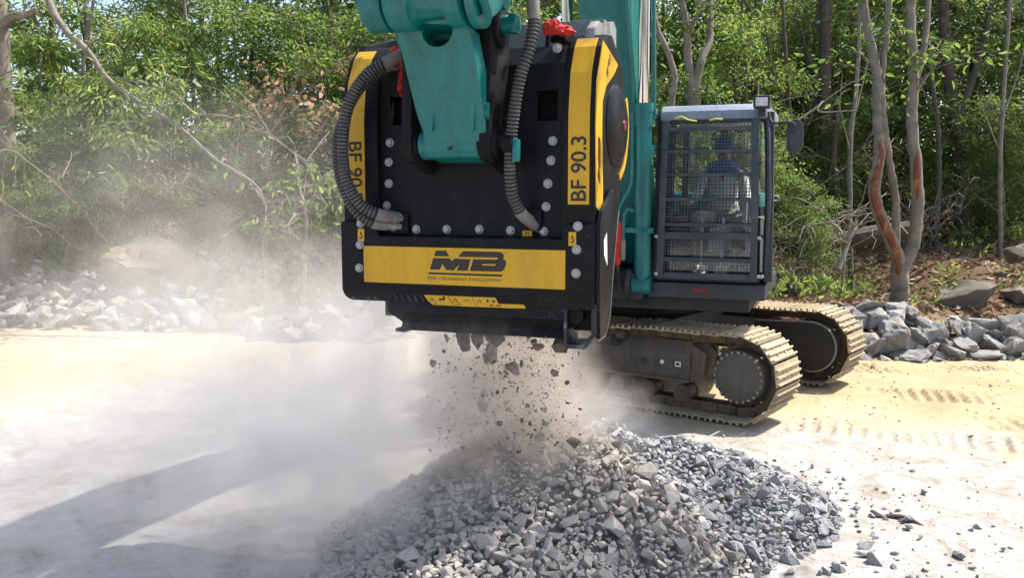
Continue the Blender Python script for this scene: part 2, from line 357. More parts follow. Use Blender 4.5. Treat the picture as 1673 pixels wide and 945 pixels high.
# ------------------------------------------------------------------ rocks
def rock_mesh(seed, n=16, asp=(1, 0.8, 0.65), rough=0.0, sub=0):
    q = random.Random(seed); bm = bmesh.new()
    for _ in range(n):
        v = Vector((q.gauss(0, 1), q.gauss(0, 1), q.gauss(0, 1))).normalized() * q.uniform(0.8, 1.05)
        v = Vector([max(-0.78, min(0.78, c)) for c in v])          # flat sides, as broken stone has
        bm.verts.new((v.x * asp[0] * 0.6, v.y * asp[1] * 0.6, v.z * asp[2] * 0.6))
    bmesh.ops.convex_hull(bm, input=bm.verts[:])
    for v in [v for v in bm.verts if not v.link_faces]: bm.verts.remove(v)
    bmesh.ops.dissolve_limit(bm, angle_limit=R(12), verts=bm.verts[:], edges=bm.edges[:])
    if sub:
        bmesh.ops.bevel(bm, geom=bm.edges[:], offset=0.022, segments=1, affect='EDGES')
        bmesh.ops.triangulate(bm, faces=bm.faces[:])
        bmesh.ops.subdivide_edges(bm, edges=bm.edges[:], cuts=sub, use_grid_fill=True)
        for v in bm.verts:
            p = v.co * 3.1 + Vector((seed, 0, 0)); v.co += v.co.normalized() * (mnoise.noise(p) * 0.05 + mnoise.noise(p * 3.3) * 0.038) * (1 + rough)
    m = bpy.data.meshes.new('rock'); bm.to_mesh(m); bm.free(); smooth(m, 24); return m
M['granite'] = stone_mat('grey_granite', [(0, (0.12, 0.124, 0.128)), (0.5, (0.20, 0.202, 0.203)), (1, (0.28, 0.275, 0.265))], (0.34, 0.295, 0.23), 0.6)
M['pale_rock'] = stone_mat('dust_white_rock', [(0, (0.12, 0.118, 0.116)), (0.5, (0.19, 0.184, 0.178)), (1, (0.26, 0.245, 0.225))], (0.34, 0.31, 0.28), 0.6)
M['brown_rock'] = stone_mat('weathered_brown_rock', [(0, (0.11, 0.09, 0.068)), (1, (0.17, 0.14, 0.105))], (0.12, 0.12, 0.07), 0.5)
M['tan_rock'] = stone_mat('tan_rock', [(0, (0.20, 0.145, 0.082)), (1, (0.24, 0.18, 0.105))], (0.13, 0.105, 0.065), 0.8)
boulder_meshes = [rock_mesh(100 + i, 11, (1, 0.85, rng.uniform(0.65, 0.85)), 0.3, 3) for i in range(9)]
def own(i, mat):
    key = (i, mat.name)
    if key not in own.c:
        m = boulder_meshes[i].copy(); m.materials.clear(); m.materials.append(mat); own.c[key] = m
    return own.c[key]
own.c = {}
def boulder(p, w, h, mat, label, group, name='boulder', seed=None):
    q = random.Random(seed if seed is not None else rng.random())
    o = put(name, own(q.randrange(9), mat)); o.location = p
    o.rotation_euler = (q.uniform(-0.7, 0.7), q.uniform(-0.7, 0.7), q.uniform(0, 6.28)); o.scale = (w * 1.48, w * 1.35 * q.uniform(0.8, 1.05), h * 1.85)
    tag(o, label, 'boulder', group); return o
# heap of broken granite beside the forked tree: each boulder as it lies (centre and size seen at 2.63 px per photo px)
RB = [(380,545,70,40),(390,582,72,46),(420,625,82,62),(470,535,112,72),(490,592,104,92),(465,680,94,66),(508,702,104,62),(590,542,84,48),(580,585,116,84),
      (592,665,150,130),(650,572,64,84),(682,670,64,92),(650,742,130,44),(706,608,72,54),(755,648,94,84),(742,722,84,46),(842,622,96,84),(826,716,104,74),
      (880,690,94,62),(930,648,94,104),(968,606,104,72),(1002,692,74,72),(955,738,104,50),(1100,636,132,92),(1085,706,114,88),(1040,742,44,26),(302,565,60,34),
      (340,590,60,44),(330,630,62,50),(1160,690,90,80),(1180,620,100,80),(1225,720,100,70),(1010,655,60,50),(790,690,60,60),(545,640,60,60),(1060,668,60,50)]
for k, (zx, zy, w, h) in enumerate(RB):
    px, py = 1240 + zx * 0.3808, 300 + zy * 0.381
    Y = 11.55 + max(0, (745 - zy)) / 220 * 0.9; p = at(px, py, Y); s = 0.3808 / FPX * Y
    p.z = max(p.z, zg(p.x, p.y) + h * s * 0.22)
    big = w * h > 9000
    lab = ('largest angular grey boulder in the heap below the forked tree' if k == 9 else
           ('large' if big else 'middling' if w * h > 4500 else 'small') + ' grey granite boulder in the ' + ('bottom' if zy > 685 else 'middle' if zy > 610 else 'top') + ' row of the heap ' +
           ('beside the rear track' if zx < 520 else 'below the forked tree' if zx < 800 else 'beyond the forked tree'))
    boulder(p, w * s, h * s, M['granite'], lab, None if k == 9 else 'granite boulders heaped below the forked tree', seed=k)
for k, (zx, zy, w, h, lab) in enumerate([(890, 548, 215, 95, 'broad rounded brown boulder half buried behind the grey heap'), (1105, 540, 120, 90, 'rounded brown boulder at the frame edge behind the grey heap'),
                                         (1120, 300, 90, 60, 'brown boulder on the bank under the leaning saplings'), (1000, 165, 100, 50, 'weathered boulder far up the leaf covered bank')]):
    px, py = 1240 + zx * 0.3808, 300 + zy * 0.381; Y = (12.9, 13.0, 15.0, 19.5)[k]; p = at(px, py, Y); s = 0.3808 / FPX * Y; p.z = max(p.z, zg(p.x, p.y) + 0.02)
    boulder(p, w * s, h * s, M['brown_rock'], lab, None, seed=50 + k)
# pale heap across the yard, seen through the dust (4.65 px per photo px, from pixel 0,440)
LB = [(20,140,90,60),(150,120,130,90),(235,75,50,60),(410,100,80,60),(520,110,110,60),(210,195,230,110),(365,175,90,60),(420,160,60,50),(500,190,120,50),(640,175,130,110),
      (740,165,80,70),(300,290,120,100),(430,235,150,90),(600,215,110,70),(820,205,150,90),(930,220,120,80),(60,280,120,60),(110,350,170,80),(230,360,80,60),(430,325,150,70),
      (560,260,120,90),(690,300,170,110),(840,270,110,50),(980,250,90,60),(740,390,110,70),(560,350,100,80),(850,340,120,100),(1060,340,240,120),(1180,260,140,80),(1330,225,90,80),
      (1480,370,300,110),(1250,390,160,70),(760,450,150,45),(1380,275,110,60),(400,370,100,40),(-60,260,160,120),(-80,350,150,90),(-40,180,120,80),(330,235,90,60),(1030,410,100,50)]
for k, (zx, zy, w, h) in enumerate(LB):
    px, py = zx * 0.2152, 440 + zy * 0.2151; Y = 13.9 + max(0, 430 - zy) / 400 * 1.9; p = at(px, py, Y); s = 0.2152 / FPX * Y * 1.08
    p.z = max(p.z, zg(p.x, p.y) + h * s * 0.2)
    lab = ('long flat slab of pale rock at the open end of the dusty heap' if k == 30 else ('large ' if w * h > 12000 else 'middling ' if w * h > 6500 else 'small ') + 'pale rock in the ' + ('bottom' if zy > 310 else 'middle' if zy > 200 else 'top') + ' row of the dusty heap ' + ('below the mottled tree' if zx < 330 else 'before the earth mound' if zx < 900 else 'at its open end'))
    boulder(p, w * s, h * s, M['pale_rock'], lab, None if k == 30 else 'pale boulders heaped across the yard', seed=200 + k)
LC = [(20,320,60,50),(330,350,160,90),(470,390,90,60),(600,330,120,80),(560,440,130,80),(700,350,140,100),(780,460,140,110),(860,340,120,90),(950,330,110,110),(960,450,120,90),
      (1060,370,110,90),(1150,300,80,60),(1150,470,230,80),(1180,370,90,100),(1240,330,70,110),(640,490,150,60),(1380,470,120,70),(1480,440,140,90)]
for k, (zx, zy, w, h) in enumerate(LC):
    px, py = 340 + zx * 0.2152, 440 + zy * 0.2151; Y = 13.0 + max(0, 500 - zy) / 250 * 1.1; p = at(px, py, Y); s = 0.2152 / FPX * Y * 1.05
    p.z = max(p.z, zg(p.x, p.y) + h * s * 0.2)
    boulder(p, w * s, h * s, M['pale_rock'], ('large ' if w * h > 10000 else 'small ') + 'grey rock veiled by dust, ' + ('front' if zy > 420 else 'rear') + ' of the row ' + ('near the crusher' if zx > 900 else 'away from the crusher'), 'rocks in the row behind the crusher', seed=300 + k)
p = at(622, 512, 13.0); boulder(p, 0.30, 0.33, M['tan_rock'], 'sunlit tan boulder just under the corner of the crusher housing', None, seed=5)
# broken rubble packed under and between the boulders
qr = random.Random(91); rb_protos = [rock_mesh(700 + i, 10, (1, 0.8, 0.7)) for i in range(6)]; rb = []
for m in rb_protos:
    bm = bmesh.new(); bm.from_mesh(m); bmesh.ops.triangulate(bm, faces=bm.faces[:]); bm.verts.index_update(); rb.append((np.array([list(v.co) for v in bm.verts]), np.array([[v.index for v in f.verts] for f in bm.faces]))); bm.free()
def rubble(spots, mat, label, s0):
    av, af, n0 = [], [], 0
    for x, y, z in spots:
        V, Fc = rb[qr.randrange(6)]; s_ = s0 * qr.lognormvariate(0, 0.4); rt = Matrix.Rotation(qr.uniform(0, 6.28), 3, 'Z') @ Matrix.Rotation(qr.gauss(0, 0.5), 3, 'X')
        av.append((np.array(rt) @ (V * s_).T).T + np.array([x, y, z])); af.append(Fc + n0); n0 += len(V)
    m = bpy.data.meshes.new('rubble'); np_mesh(m, np.concatenate(av), np.concatenate(af)); m.shade_flat(); m.materials.append(mat); tag(put('rubble', m), label, 'rubble', kind='stuff')
sp_ = []
for _ in range(240):
    x = qr.uniform(3.9, 8.2); y = qr.uniform(11.45, 12.25); sp_.append((x, y, zg(x, y) + qr.random() * max(0, min((y - 11.5) * 0.4, 0.22))))
rubble(sp_, M['granite'], 'small broken granite packed between the boulders below the forked tree', 0.16)
sp_ = []
for _ in range(520):
    x = qr.uniform(-10, -3.0) if qr.random() < 0.65 else qr.uniform(-4.5, -0.8); y = (13.8 if x < -4 else 13.0) + qr.random() * 1.6; sp_.append((x, y, zg(x, y) + qr.random() * max(0, min((y - 13.4) * 0.4, 0.45))))
rubble(sp_, M['pale_rock'], 'small pale rubble packed between the dusty boulders', 0.19)
# earth mound with a bare top among the bushes
mo = rock_mesh(77, 26, (1, 0.8, 0.8), 0.5, 4); p = at(255, 440, 15.3)
mo.materials.append(M['tan_rock'])
o = put('earth_mound', mo, None, None, (p.x, p.y, zg(p.x, p.y) + 0.22), (0.1, 0.12, 0.3), (1.9, 1.3, 1.75)); tag(o, 'bare tan earth mound rising behind the pale rock heap', 'mound')
# fallen log on the bank
b = B(); pts = [at(1255, 392, 16.2), at(1330, 402, 16.0), at(1420, 385, 15.8), at(1500, 375, 15.6)]; b.tube(spline(pts, 14)[0], 0.17, 10)
M['bark_dark'] = paint('dark_bark', (0.060, 0.046, 0.034), 0.9, (0.15, 0.115, 0.08), 0.7, 6, bumpy=0.8, lo=0.35, hi=0.65)
M['bark_pale'] = paint('pale_grey_bark', (0.135, 0.112, 0.088), 0.9, (0.27, 0.235, 0.19), 0.85, 5, bumpy=0.7, lo=0.35, hi=0.62)
M['bark_twig'] = paint('dry_twig_bark', (0.26, 0.22, 0.17), 0.9, (0.38, 0.34, 0.28), 0.8, 7, bumpy=0.6, lo=0.35, hi=0.62)
M['raw_wood'] = paint('stripped_wood', (0.17, 0.055, 0.024), 0.85, (0.36, 0.20, 0.09), 0.8, 5, bumpy=0.8, streak=0.4, lo=0.5, hi=0.62)
tag(b.build('fallen_log', M['bark_dark']), 'dark fallen log lying along the bank behind the boulders', 'log')

# ------------------------------------------------------------------ wood
GREEN_A = leaf_mat('leaf_mid_green', [(0, (0.042, 0.085, 0.016)), (0.45, (0.090, 0.155, 0.030)), (0.85, (0.160, 0.210, 0.050)), (0.96, (0.19, 0.19, 0.075)), (1, (0.24, 0.17, 0.07))])
GREEN_B = leaf_mat('leaf_bright_green', [(0, (0.070, 0.135, 0.026)), (0.5, (0.140, 0.215, 0.045)), (0.85, (0.22, 0.275, 0.075)), (0.97, (0.27, 0.26, 0.12)), (1, (0.32, 0.25, 0.15))], 0.5)
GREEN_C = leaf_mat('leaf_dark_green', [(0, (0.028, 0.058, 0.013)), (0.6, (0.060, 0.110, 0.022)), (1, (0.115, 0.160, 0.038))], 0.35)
DRY = leaf_mat('leaf_dry', [(0, (0.16, 0.09, 0.045)), (0.5, (0.28, 0.18, 0.09)), (1, (0.42, 0.30, 0.18))], 0.25, 0.7)
LITTER = leaf_mat('leaf_litter', [(0, (0.10, 0.055, 0.028)), (0.5, (0.22, 0.135, 0.07)), (1, (0.42, 0.32, 0.22))], 0.1, 0.7)
def leaves(pos, dirs, length, width, seed=0, fold=0.25):
    """folded leaf blades: pos (n,3), dirs (n,3) unit, arrays of length and width -> verts, faces (six points a leaf)"""
    r = np.random.RandomState(seed); n = len(pos); s = r.normal(size=(n, 3)); s -= dirs * np.sum(s * dirs, 1, keepdims=True); s /= np.linalg.norm(s, axis=1, keepdims=True) + 1e-9
    up = np.cross(s, dirs); L = length[:, None]; W = width[:, None]
    v = np.stack([pos, pos + dirs * L * 0.30 + s * W * 0.46 + up * W * fold, pos + dirs * L * 0.68 + s * W * 0.40 + up * W * fold * 0.8, pos + dirs * L - up * L * 0.10,
                  pos + dirs * L * 0.68 - s * W * 0.40 + up * W * fold * 0.8, pos + dirs * L * 0.30 - s * W * 0.46 + up * W * fold], 1).reshape(-1, 3)
    k = np.arange(n)[:, None] * 6; f = np.concatenate([k + np.array([[0, 1, 2, 3]]), k + np.array([[0, 3, 4, 5]])], 0); return v, f
def unit(a): return a / (np.linalg.norm(a, axis=1, keepdims=True) + 1e-9)
def crown_mesh(seed, tips, per, spread, L, W, droop, mat):
    """leaf sprays round the twig tips (n,3)"""
    r = np.random.RandomState(seed); c = np.repeat(tips, per, 0); n = len(c)
    d = unit(r.normal(size=(n, 3))); off = d * (r.rand(n, 1) ** 0.6) * spread * r.uniform(0.6, 1.35, (len(tips), 1)).repeat(per, 0)
    off[:, 2] *= 0.55; pos = c + off
    dr = unit(d * np.array([1, 1, 0.45]) + r.normal(size=(n, 3)) * 0.45 + np.array([0, 0, -droop]))
    ln = L * r.uniform(0.65, 1.3, n); v, f = leaves(pos, dr, ln, ln * W * r.uniform(0.8, 1.2, n), seed)
    m = bpy.data.meshes.new('crown'); np_mesh(m, v, f); m.materials.append(mat); return m
def tree_proto(seed, h, spread, trunk_r, base, n_limb, n_tip, per, L, W, droop, lean=0.1):
    """a trunk with limbs and twigs as one mesh, and the twig tips"""
    q = random.Random(seed); b = B(); tips = []
    tp = [Vector((0, 0, -0.4))]; x = y = 0
    for k in range(1, 8):
        x += q.uniform(-lean, lean) * h / 7; y += q.uniform(-lean, lean) * h / 7; tp.append(Vector((x, y, h * 0.92 * k / 7)))
    ts, _ = spline(tp, 22); b.tube(ts, [trunk_r * (1 - 0.85 * i / 21) * (1.25 if i < 2 else 1) for i in range(22)], 9)
    for i in range(n_limb):
        t = base + (1 - base) * (i + q.random()) / n_limb; j = min(20, int(t * 21)); s = ts[j]; a = q.uniform(0, 6.28)
        ln = spread * q.uniform(0.6, 1.1) * (1.15 - 0.65 * t); e = s + Vector((math.cos(a) * ln, math.sin(a) * ln, ln * q.uniform(0.05, 0.75)))
        mid = s.lerp(e, 0.5) + Vector((q.uniform(-.2, .2), q.uniform(-.2, .2), q.uniform(-.1, .25))) * ln * 0.5
        lp, _ = spline([s, mid, e], 9); r0 = trunk_r * (1 - 0.8 * t) * 0.5; b.tube(lp, [max(0.006, r0 * (1 - 0.85 * k / 8)) for k in range(9)], 6)
        for _ in range(n_tip):
            k = q.randint(2, 8); o = lp[k]; d = Vector((q.gauss(0, 1), q.gauss(0, 1), q.gauss(0.15, 0.7))).normalized() * ln * q.uniform(0.15, 0.5)
            b.tube([o, o + d * 0.5 + Vector((0, 0, 0.04 * ln)), o + d], [0.010, 0.007, 0.003], 4); tips.append(o + d); tips.append(o + d * 0.6)
    return b.mesh('trunk', 60), np.array([list(t) for t in tips])
PROTO = []
for i, (h, sp, tr, base, nl, nt, per, L, W, dr, mat, bark) in enumerate([
        (9.5, 2.7, 0.15, 0.24, 22, 9, 28, 0.112, 0.42, 0.25, GREEN_A, 'bark_pale'),
        (8.5, 2.5, 0.13, 0.10, 24, 9, 28, 0.108, 0.40, 0.30, GREEN_B, 'bark_pale'),
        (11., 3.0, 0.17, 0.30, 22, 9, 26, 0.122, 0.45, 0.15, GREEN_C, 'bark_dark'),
        (9.0, 2.6, 0.12, 0.15, 22, 9, 28, 0.104, 0.40, 0.30, GREEN_A, 'bark_dark'),
        (5.2, 2.0, 0.07, 0.04, 20, 8, 28, 0.095, 0.40, 0.35, GREEN_B, 'bark_pale'),
        (4.2, 1.8, 0.06, 0.03, 20, 8, 28, 0.092, 0.42, 0.20, GREEN_A, 'bark_pale'),
        (4.6, 1.7, 0.07, 0.05, 18, 8, 20, 0.170, 0.22, 0.85, GREEN_B, 'bark_pale')]):
    tm, tips = tree_proto(40 + i, h, sp, tr, base, nl, nt, per, L, W, dr); tm.materials.append(M[bark])
    PROTO.append((tm, crown_mesh(60 + i, tips, per, 0.42, L, W, dr, mat)))
def tree(i, x, y, s, rz, label, group, name='forest_tree', cat='tree'):
    r = empty(name, (x, y, zg(x, y)), rz); r.scale = (s, s, s)
    put('trunk', PROTO[i][0], None, r); put('crown', PROTO[i][1], None, r); tag(r, label, cat, group); return r
q = random.Random(21)
ORD = ['first', 'second', 'third', 'fourth', 'fifth', 'sixth', 'seventh', 'eighth', 'ninth', 'tenth', 'eleventh', 'twelfth', 'thirteenth', 'fourteenth', 'fifteenth', 'sixteenth', 'seventeenth', 'eighteenth']
cnt = {}
GB = 'trees of the wood behind the yard'
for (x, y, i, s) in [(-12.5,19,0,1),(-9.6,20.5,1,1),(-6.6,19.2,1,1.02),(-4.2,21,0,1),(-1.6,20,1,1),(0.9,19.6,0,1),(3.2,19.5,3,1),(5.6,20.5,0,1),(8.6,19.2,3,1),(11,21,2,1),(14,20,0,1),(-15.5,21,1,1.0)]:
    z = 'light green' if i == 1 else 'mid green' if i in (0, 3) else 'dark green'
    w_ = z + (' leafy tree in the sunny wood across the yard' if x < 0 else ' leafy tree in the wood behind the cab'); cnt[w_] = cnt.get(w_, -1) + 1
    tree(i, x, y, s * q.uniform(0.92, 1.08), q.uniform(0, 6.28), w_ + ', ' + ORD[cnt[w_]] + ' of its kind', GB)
for k in range(14):
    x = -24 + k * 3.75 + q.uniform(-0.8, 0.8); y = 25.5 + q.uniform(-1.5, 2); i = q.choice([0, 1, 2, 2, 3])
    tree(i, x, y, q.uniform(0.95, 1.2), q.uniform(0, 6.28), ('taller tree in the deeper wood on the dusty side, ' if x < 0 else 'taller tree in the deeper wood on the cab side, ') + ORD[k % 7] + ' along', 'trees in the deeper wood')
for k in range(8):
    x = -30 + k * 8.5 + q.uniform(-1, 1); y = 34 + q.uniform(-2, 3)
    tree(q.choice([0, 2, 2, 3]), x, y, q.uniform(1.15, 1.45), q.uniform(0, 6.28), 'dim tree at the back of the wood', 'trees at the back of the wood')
BUSH = [(-13,17.5,5,1),(-11.2,17.2,4,1),(-9.0,17.4,6,1.05),(-7.2,16.6,6,0.95),(-7.4,15.9,5,0.55),(-5.6,17.8,4,1),(-4.6,18.8,4,1.1),(-3.4,17.0,5,1),(-2.5,15.9,4,0.6),(-2.0,17.6,4,1.0),(-0.4,16.8,5,0.95),(0.6,17.9,4,1.1),(1.4,17,4,0.9),(3.0,16.9,5,0.8),(4.5,17.8,4,0.85),(5.0,15.6,5,0.5),(6.9,18.6,5,0.7),(9.6,17.4,5,0.7),
        (4.2,20.2,5,1.0),(5.8,22.0,4,1.1),(7.6,22.2,5,1.2),(9.4,21.0,4,1.1),(11.2,19.4,5,1.1),(12.6,21.6,4,1.2),(6.6,24.0,5,1.4),(9.2,24.2,4,1.4),(11.8,24.6,5,1.4),(3.6,23.0,4,1.3),(8.4,19.9,4,0.75),
        (-9.8,16.3,6,0.75),(-8.2,15.9,4,0.6),(-5.0,16.4,4,0.65),(-3.9,16.1,5,0.6),(-1.2,15.7,4,0.6),(0.4,15.6,5,0.6),(2.2,15.4,4,0.55),(3.6,14.9,5,0.5),(4.4,16.4,4,0.6),(7.4,20.8,5,0.8),(10.2,19.0,4,0.8)]
cnt = {}
for (x, y, i, s) in BUSH:
    z = ('a', 'bright leafy bush behind the pale rocks') if x < -1.5 else ('b', 'leafy bush hidden partly by the excavator') if y < 19 and x < 6 else ('c', 'bush filling the shady wood beyond the forked tree')
    if i == 6: z = ('d', 'drooping long leaved bush beside the mottled edge tree')
    k = cnt[z[0]] = cnt.get(z[0], -1) + 1
    tree(i, x, y, s, q.uniform(0, 6.28), z[1] + ', ' + ORD[k] + ' along the row', 'bushes along the wood edge', 'leafy_bush', 'bush')

# ---- trees one can pick out: stems traced in the photo at their own distance
def stems(name, label, polys, Y, bark, leaf=None, seed=0, per=20, L=0.12, W=0.4, droop=0.3, spread=0.4, extra=None, cat='tree', twigs=8, tipz=None):
    """polys: list of [(px, py, dY), ...], radius at base (m), radius at tip"""
    p0 = at(polys[0][0][0][0], polys[0][0][0][1], Y); base = Vector((p0.x, p0.y, zg(p0.x, p0.y))); root = empty(name, base); b = B(); tips = []; q = random.Random(seed)
    for k, (pl, r0, r1) in enumerate(polys):
        pts = [at(px, py, Y + dy) - base for px, py, dy in pl]
        if k == 0: pts[0].z = -0.25
        n = max(6, 6 * len(pts)); sp, _ = spline(pts, n)
        for i, v in enumerate(sp):
            if 0 < i < n - 1: sp[i] = v + Vector((q.uniform(-1, 1), q.uniform(-1, 1), 0)) * r0 * 0.10
        b.tube(sp, [r0 + (r1 - r0) * i / (n - 1) for i in range(n)], 9 if r0 > 0.04 else 6)
        for _ in range(twigs):
            i = q.randint(n // 3, n - 1); o = sp[i]
            if tipz is not None and o.z < tipz: continue
            d = Vector((q.gauss(0, 1), q.gauss(0, 1), q.gauss(0.25, 0.5))).normalized() * q.uniform(0.3, 1.0)
            b.tube([o, o + d * 0.5 + Vector((0, 0, 0.06)), o + d], [min(r1, 0.012), 0.007, 0.003], 4); tips += [o + d, o + d * 0.55]
    b.build('trunk', bark, root, ang=60)
    if extra: extra(root, base)
    if leaf is not None and tips:
        put('crown', crown_mesh(seed, np.array([list(t) for t in tips]), per, spread, L, W, droop, leaf), None, root)
    return tag(root, label, cat)
def split_wood(root, base):               # the strip of torn bark on two stems
    for pl, r in (([(1470, 470, -.09), (1468, 440, -.08), (1462, 405, -.10), (1447, 372, -.11), (1434, 340, -.11), (1428, 310, -.11), (1434, 280, -.10), (1440, 250, -.06), (1436, 228, -.06)], 0.062), ([(1499, 330, -.05), (1498, 290, -.055), (1498, 268, -.055), (1495, 240, -.05)], 0.052)):
        bb = B(); sp, _ = spline([at(a, c, 12.9 + dy) - base for a, c, dy in pl], 26); bb.tube(sp, [r * math.sin(math.pi * (0.08 + 0.86 * i / 25)) ** 0.5 for i in range(26)], 8); o = bb.build('bare_wood', M['raw_wood'], root); o['label'] = 'reddish strip of torn bare wood'
stems('forked_tree', 'pale forked tree with torn red bark standing behind the boulder heap', [
    ([(1470, 510, 0), (1470, 470, 0), (1471, 430, 0)], 0.135, 0.125),
    ([(1471, 445, 0), (1464, 410, -.02), (1446, 372, -.05), (1432, 335, -.05), (1430, 295, -.04), (1437, 250, 0), (1434, 180, .05), (1432, 120, .1), (1418, 50, .15), (1405, -40, .2)], 0.10, 0.055),
    ([(1464, 425, .04), (1464, 380, .08), (1462, 320, .08), (1452, 260, .05), (1444, 200, 0), (1440, 130, .1), (1448, 60, .2), (1455, -30, .3)], 0.062, 0.045),
    ([(1474, 440, 0), (1492, 400, 0), (1499, 340, 0), (1497, 280, 0), (1490, 200, 0), (1492, 120, .05), (1488, 40, .1), (1486, -60, .15)], 0.095, 0.065),
    ([(1492, 140, .05), (1505, 100, .1), (1514, 40, .2), (1520, -50, .3)], 0.05, 0.035), ([(1496, 150, 0), (1520, 118, -.2), (1548, 85, -.3)], 0.022, 0.006)],
    12.9, M['bark_pale'], GREEN_A, 11, 8, 0.12, extra=split_wood, twigs=6, tipz=3.0)
stems('dark_tree', 'dark crooked tree on the leaf covered bank beyond the forked tree', [
    ([(1577, 388, 0), (1572, 340, 0), (1570, 280, 0), (1562, 220, 0), (1553, 150, 0), (1545, 60, 0), (1540, -40, 0)], 0.17, 0.09),
    ([(1560, 200, 0), (1585, 140, 0), (1605, 70, 0), (1625, -10, 0)], 0.09, 0.05), ([(1570, 270, 0), (1540, 210, -.3), (1515, 160, -.5)], 0.05, 0.015), ([(1572, 290, 0), (1610, 250, .3), (1660, 215, .4)], 0.05, 0.02),
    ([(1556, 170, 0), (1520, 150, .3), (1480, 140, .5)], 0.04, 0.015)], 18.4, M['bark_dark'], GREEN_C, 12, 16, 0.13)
stems('grey_tree', 'grey tree dividing into three limbs above the cab roof', [
    ([(1133, 420, 0), (1133, 300, 0), (1134, 200, 0), (1134, 140, 0)], 0.15, 0.12), ([(1134, 150, 0), (1124, 100, 0), (1122, 50, 0), (1108, -30, 0)], 0.09, 0.05),
    ([(1135, 150, 0), (1145, 100, 0), (1160, 60, .2), (1158, -30, .4)], 0.085, 0.05), ([(1124, 60, 0), (1140, 20, -.2), (1146, -30, -.3)], 0.05, 0.03)], 16.4, M['bark_pale'], GREEN_A, 13, 10, 0.12, tipz=3.6)
stems('bent_sapling', 'slim bent sapling between the boom and the cab', [([(1090, 420, 0), (1096, 260, 0), (1098, 160, 0), (1103, 130, 0), (1093, 90, 0), (1072, 40, 0), (1062, -30, 0)], 0.075, 0.045)], 15.2, M['bark_pale'], GREEN_A, 14, 8, twigs=5, tipz=3.6)
stems('shaded_tree', 'straight dark trunk in the shade beside the cab mirror', [([(1350, 372, 0), (1349, 250, 0), (1347, 120, 0), (1350, -40, 0)], 0.16, 0.12), ([(1348, 150, 0), (1320, 90, 0), (1300, 20, 0)], 0.05, 0.02)], 18.6, M['bark_dark'], GREEN_C, 15, 12, tipz=3.5)
stems('rusty_stem', 'short rusty brown stem beside the shaded trunk', [([(1366, 385, 0), (1367, 320, 0), (1362, 250, 0), (1370, 180, 0)], 0.10, 0.05)], 17.8, M['bark_dark'], GREEN_A, 16, 14)
stems('edge_tree', 'mottled tree at the frame edge with a bare branch drooping over the dust', [
    ([(8, 470, 0), (10, 400, 0), (16, 330, 0), (14, 250, 0), (8, 170, 0), (2, 90, 0), (0, 20, 0), (-10, -80, 0), (5, -220, 0)], 0.17, 0.12),
    ([(0, 45, 0), (20, 28, -.1), (45, 22, -.2), (66, 14, -.3)], 0.10, 0.04),
    ([(2, -180, 0), (50, -120, -.6), (72, -40, -1), (82, 8, -1.2), (108, 50, -1.3), (145, 85, -1.4), (172, 125, -1.4), (225, 165, -1.5), (290, 205, -1.6), (345, 255, -1.7), (385, 280, -1.8), (420, 305, -1.8), (435, 340, -1.8)], 0.085, 0.016),
    ([(160, 105, -1.4), (185, 142, -1.4), (235, 170, -1.4), (290, 165, -1.5), (320, 185, -1.6), (370, 190, -1.6), (430, 215, -1.7)], 0.03, 0.008), ([(195, 150, -1.5), (196, 190, -1.5), (215, 210, -1.5)], 0.012, 0.005),
    ([(185, 128, -1.4), (230, 135, -1.5), (270, 145, -1.6)], 0.016, 0.005), ([(300, 208, -1.6), (330, 215, -1.6), (358, 230, -1.7)], 0.012, 0.005), ([(24, 200, 0), (45, 188, -.2)], 0.02, 0.006), ([(22, 352, 0), (50, 346, -.2), (66, 330, -.4)], 0.03, 0.008)],
    15.6, M['bark_pale'], GREEN_B, 17, 9, 0.15, 0.28, 0.7, tipz=2.6, twigs=6)
stems('bare_shrub', 'pale leafless shrub with wiry twigs beside the crusher', [
    ([(490, 505, 0), (498, 440, 0), (500, 350, 0), (490, 310, 0), (482, 250, .2)], 0.05, 0.012), ([(436, 470, 0), (430, 400, -.2), (436, 350, -.2), (420, 310, -.2), (405, 290, -.1)], 0.022, 0.008), ([(436, 350, -.2), (462, 362, -.2), (490, 395, -.2), (515, 420, -.2)], 0.014, 0.005),
    ([(500, 380, 0), (525, 350, 0), (545, 325, .2)], 0.015, 0.005), ([(498, 340, 0), (530, 300, 0), (548, 270, .2)], 0.015, 0.005), ([(436, 410, -.2), (440, 440, -.2), (462, 452, -.2)], 0.01, 0.004), ([(500, 420, 0), (470, 400, .2), (462, 370, .2)], 0.01, 0.004)],
    14.6, M['bark_twig'], GREEN_B, 18, 5, 0.16, 0.36, 0.5, spread=0.25, cat='shrub', twigs=7)
stems('dry_leaf_bush', 'tangle of dry brown leaves hanging among the green bushes', [
    ([(478, 420, 0), (484, 330, 0), (472, 240, 0), (470, 170, 0), (490, 120, 0)], 0.05, 0.012), ([(480, 300, 0), (510, 230, -.2), (548, 180, -.3)], 0.02, 0.006), ([(475, 250, 0), (430, 200, -.2), (400, 180, -.3)], 0.02, 0.006), ([(470, 200, 0), (520, 130, .2), (560, 110, .3)], 0.02, 0.006)],
    16.0, M['bark_twig'], DRY, 19, 9, 0.13, 0.5, 0.6, spread=0.35, cat='bush', twigs=10)
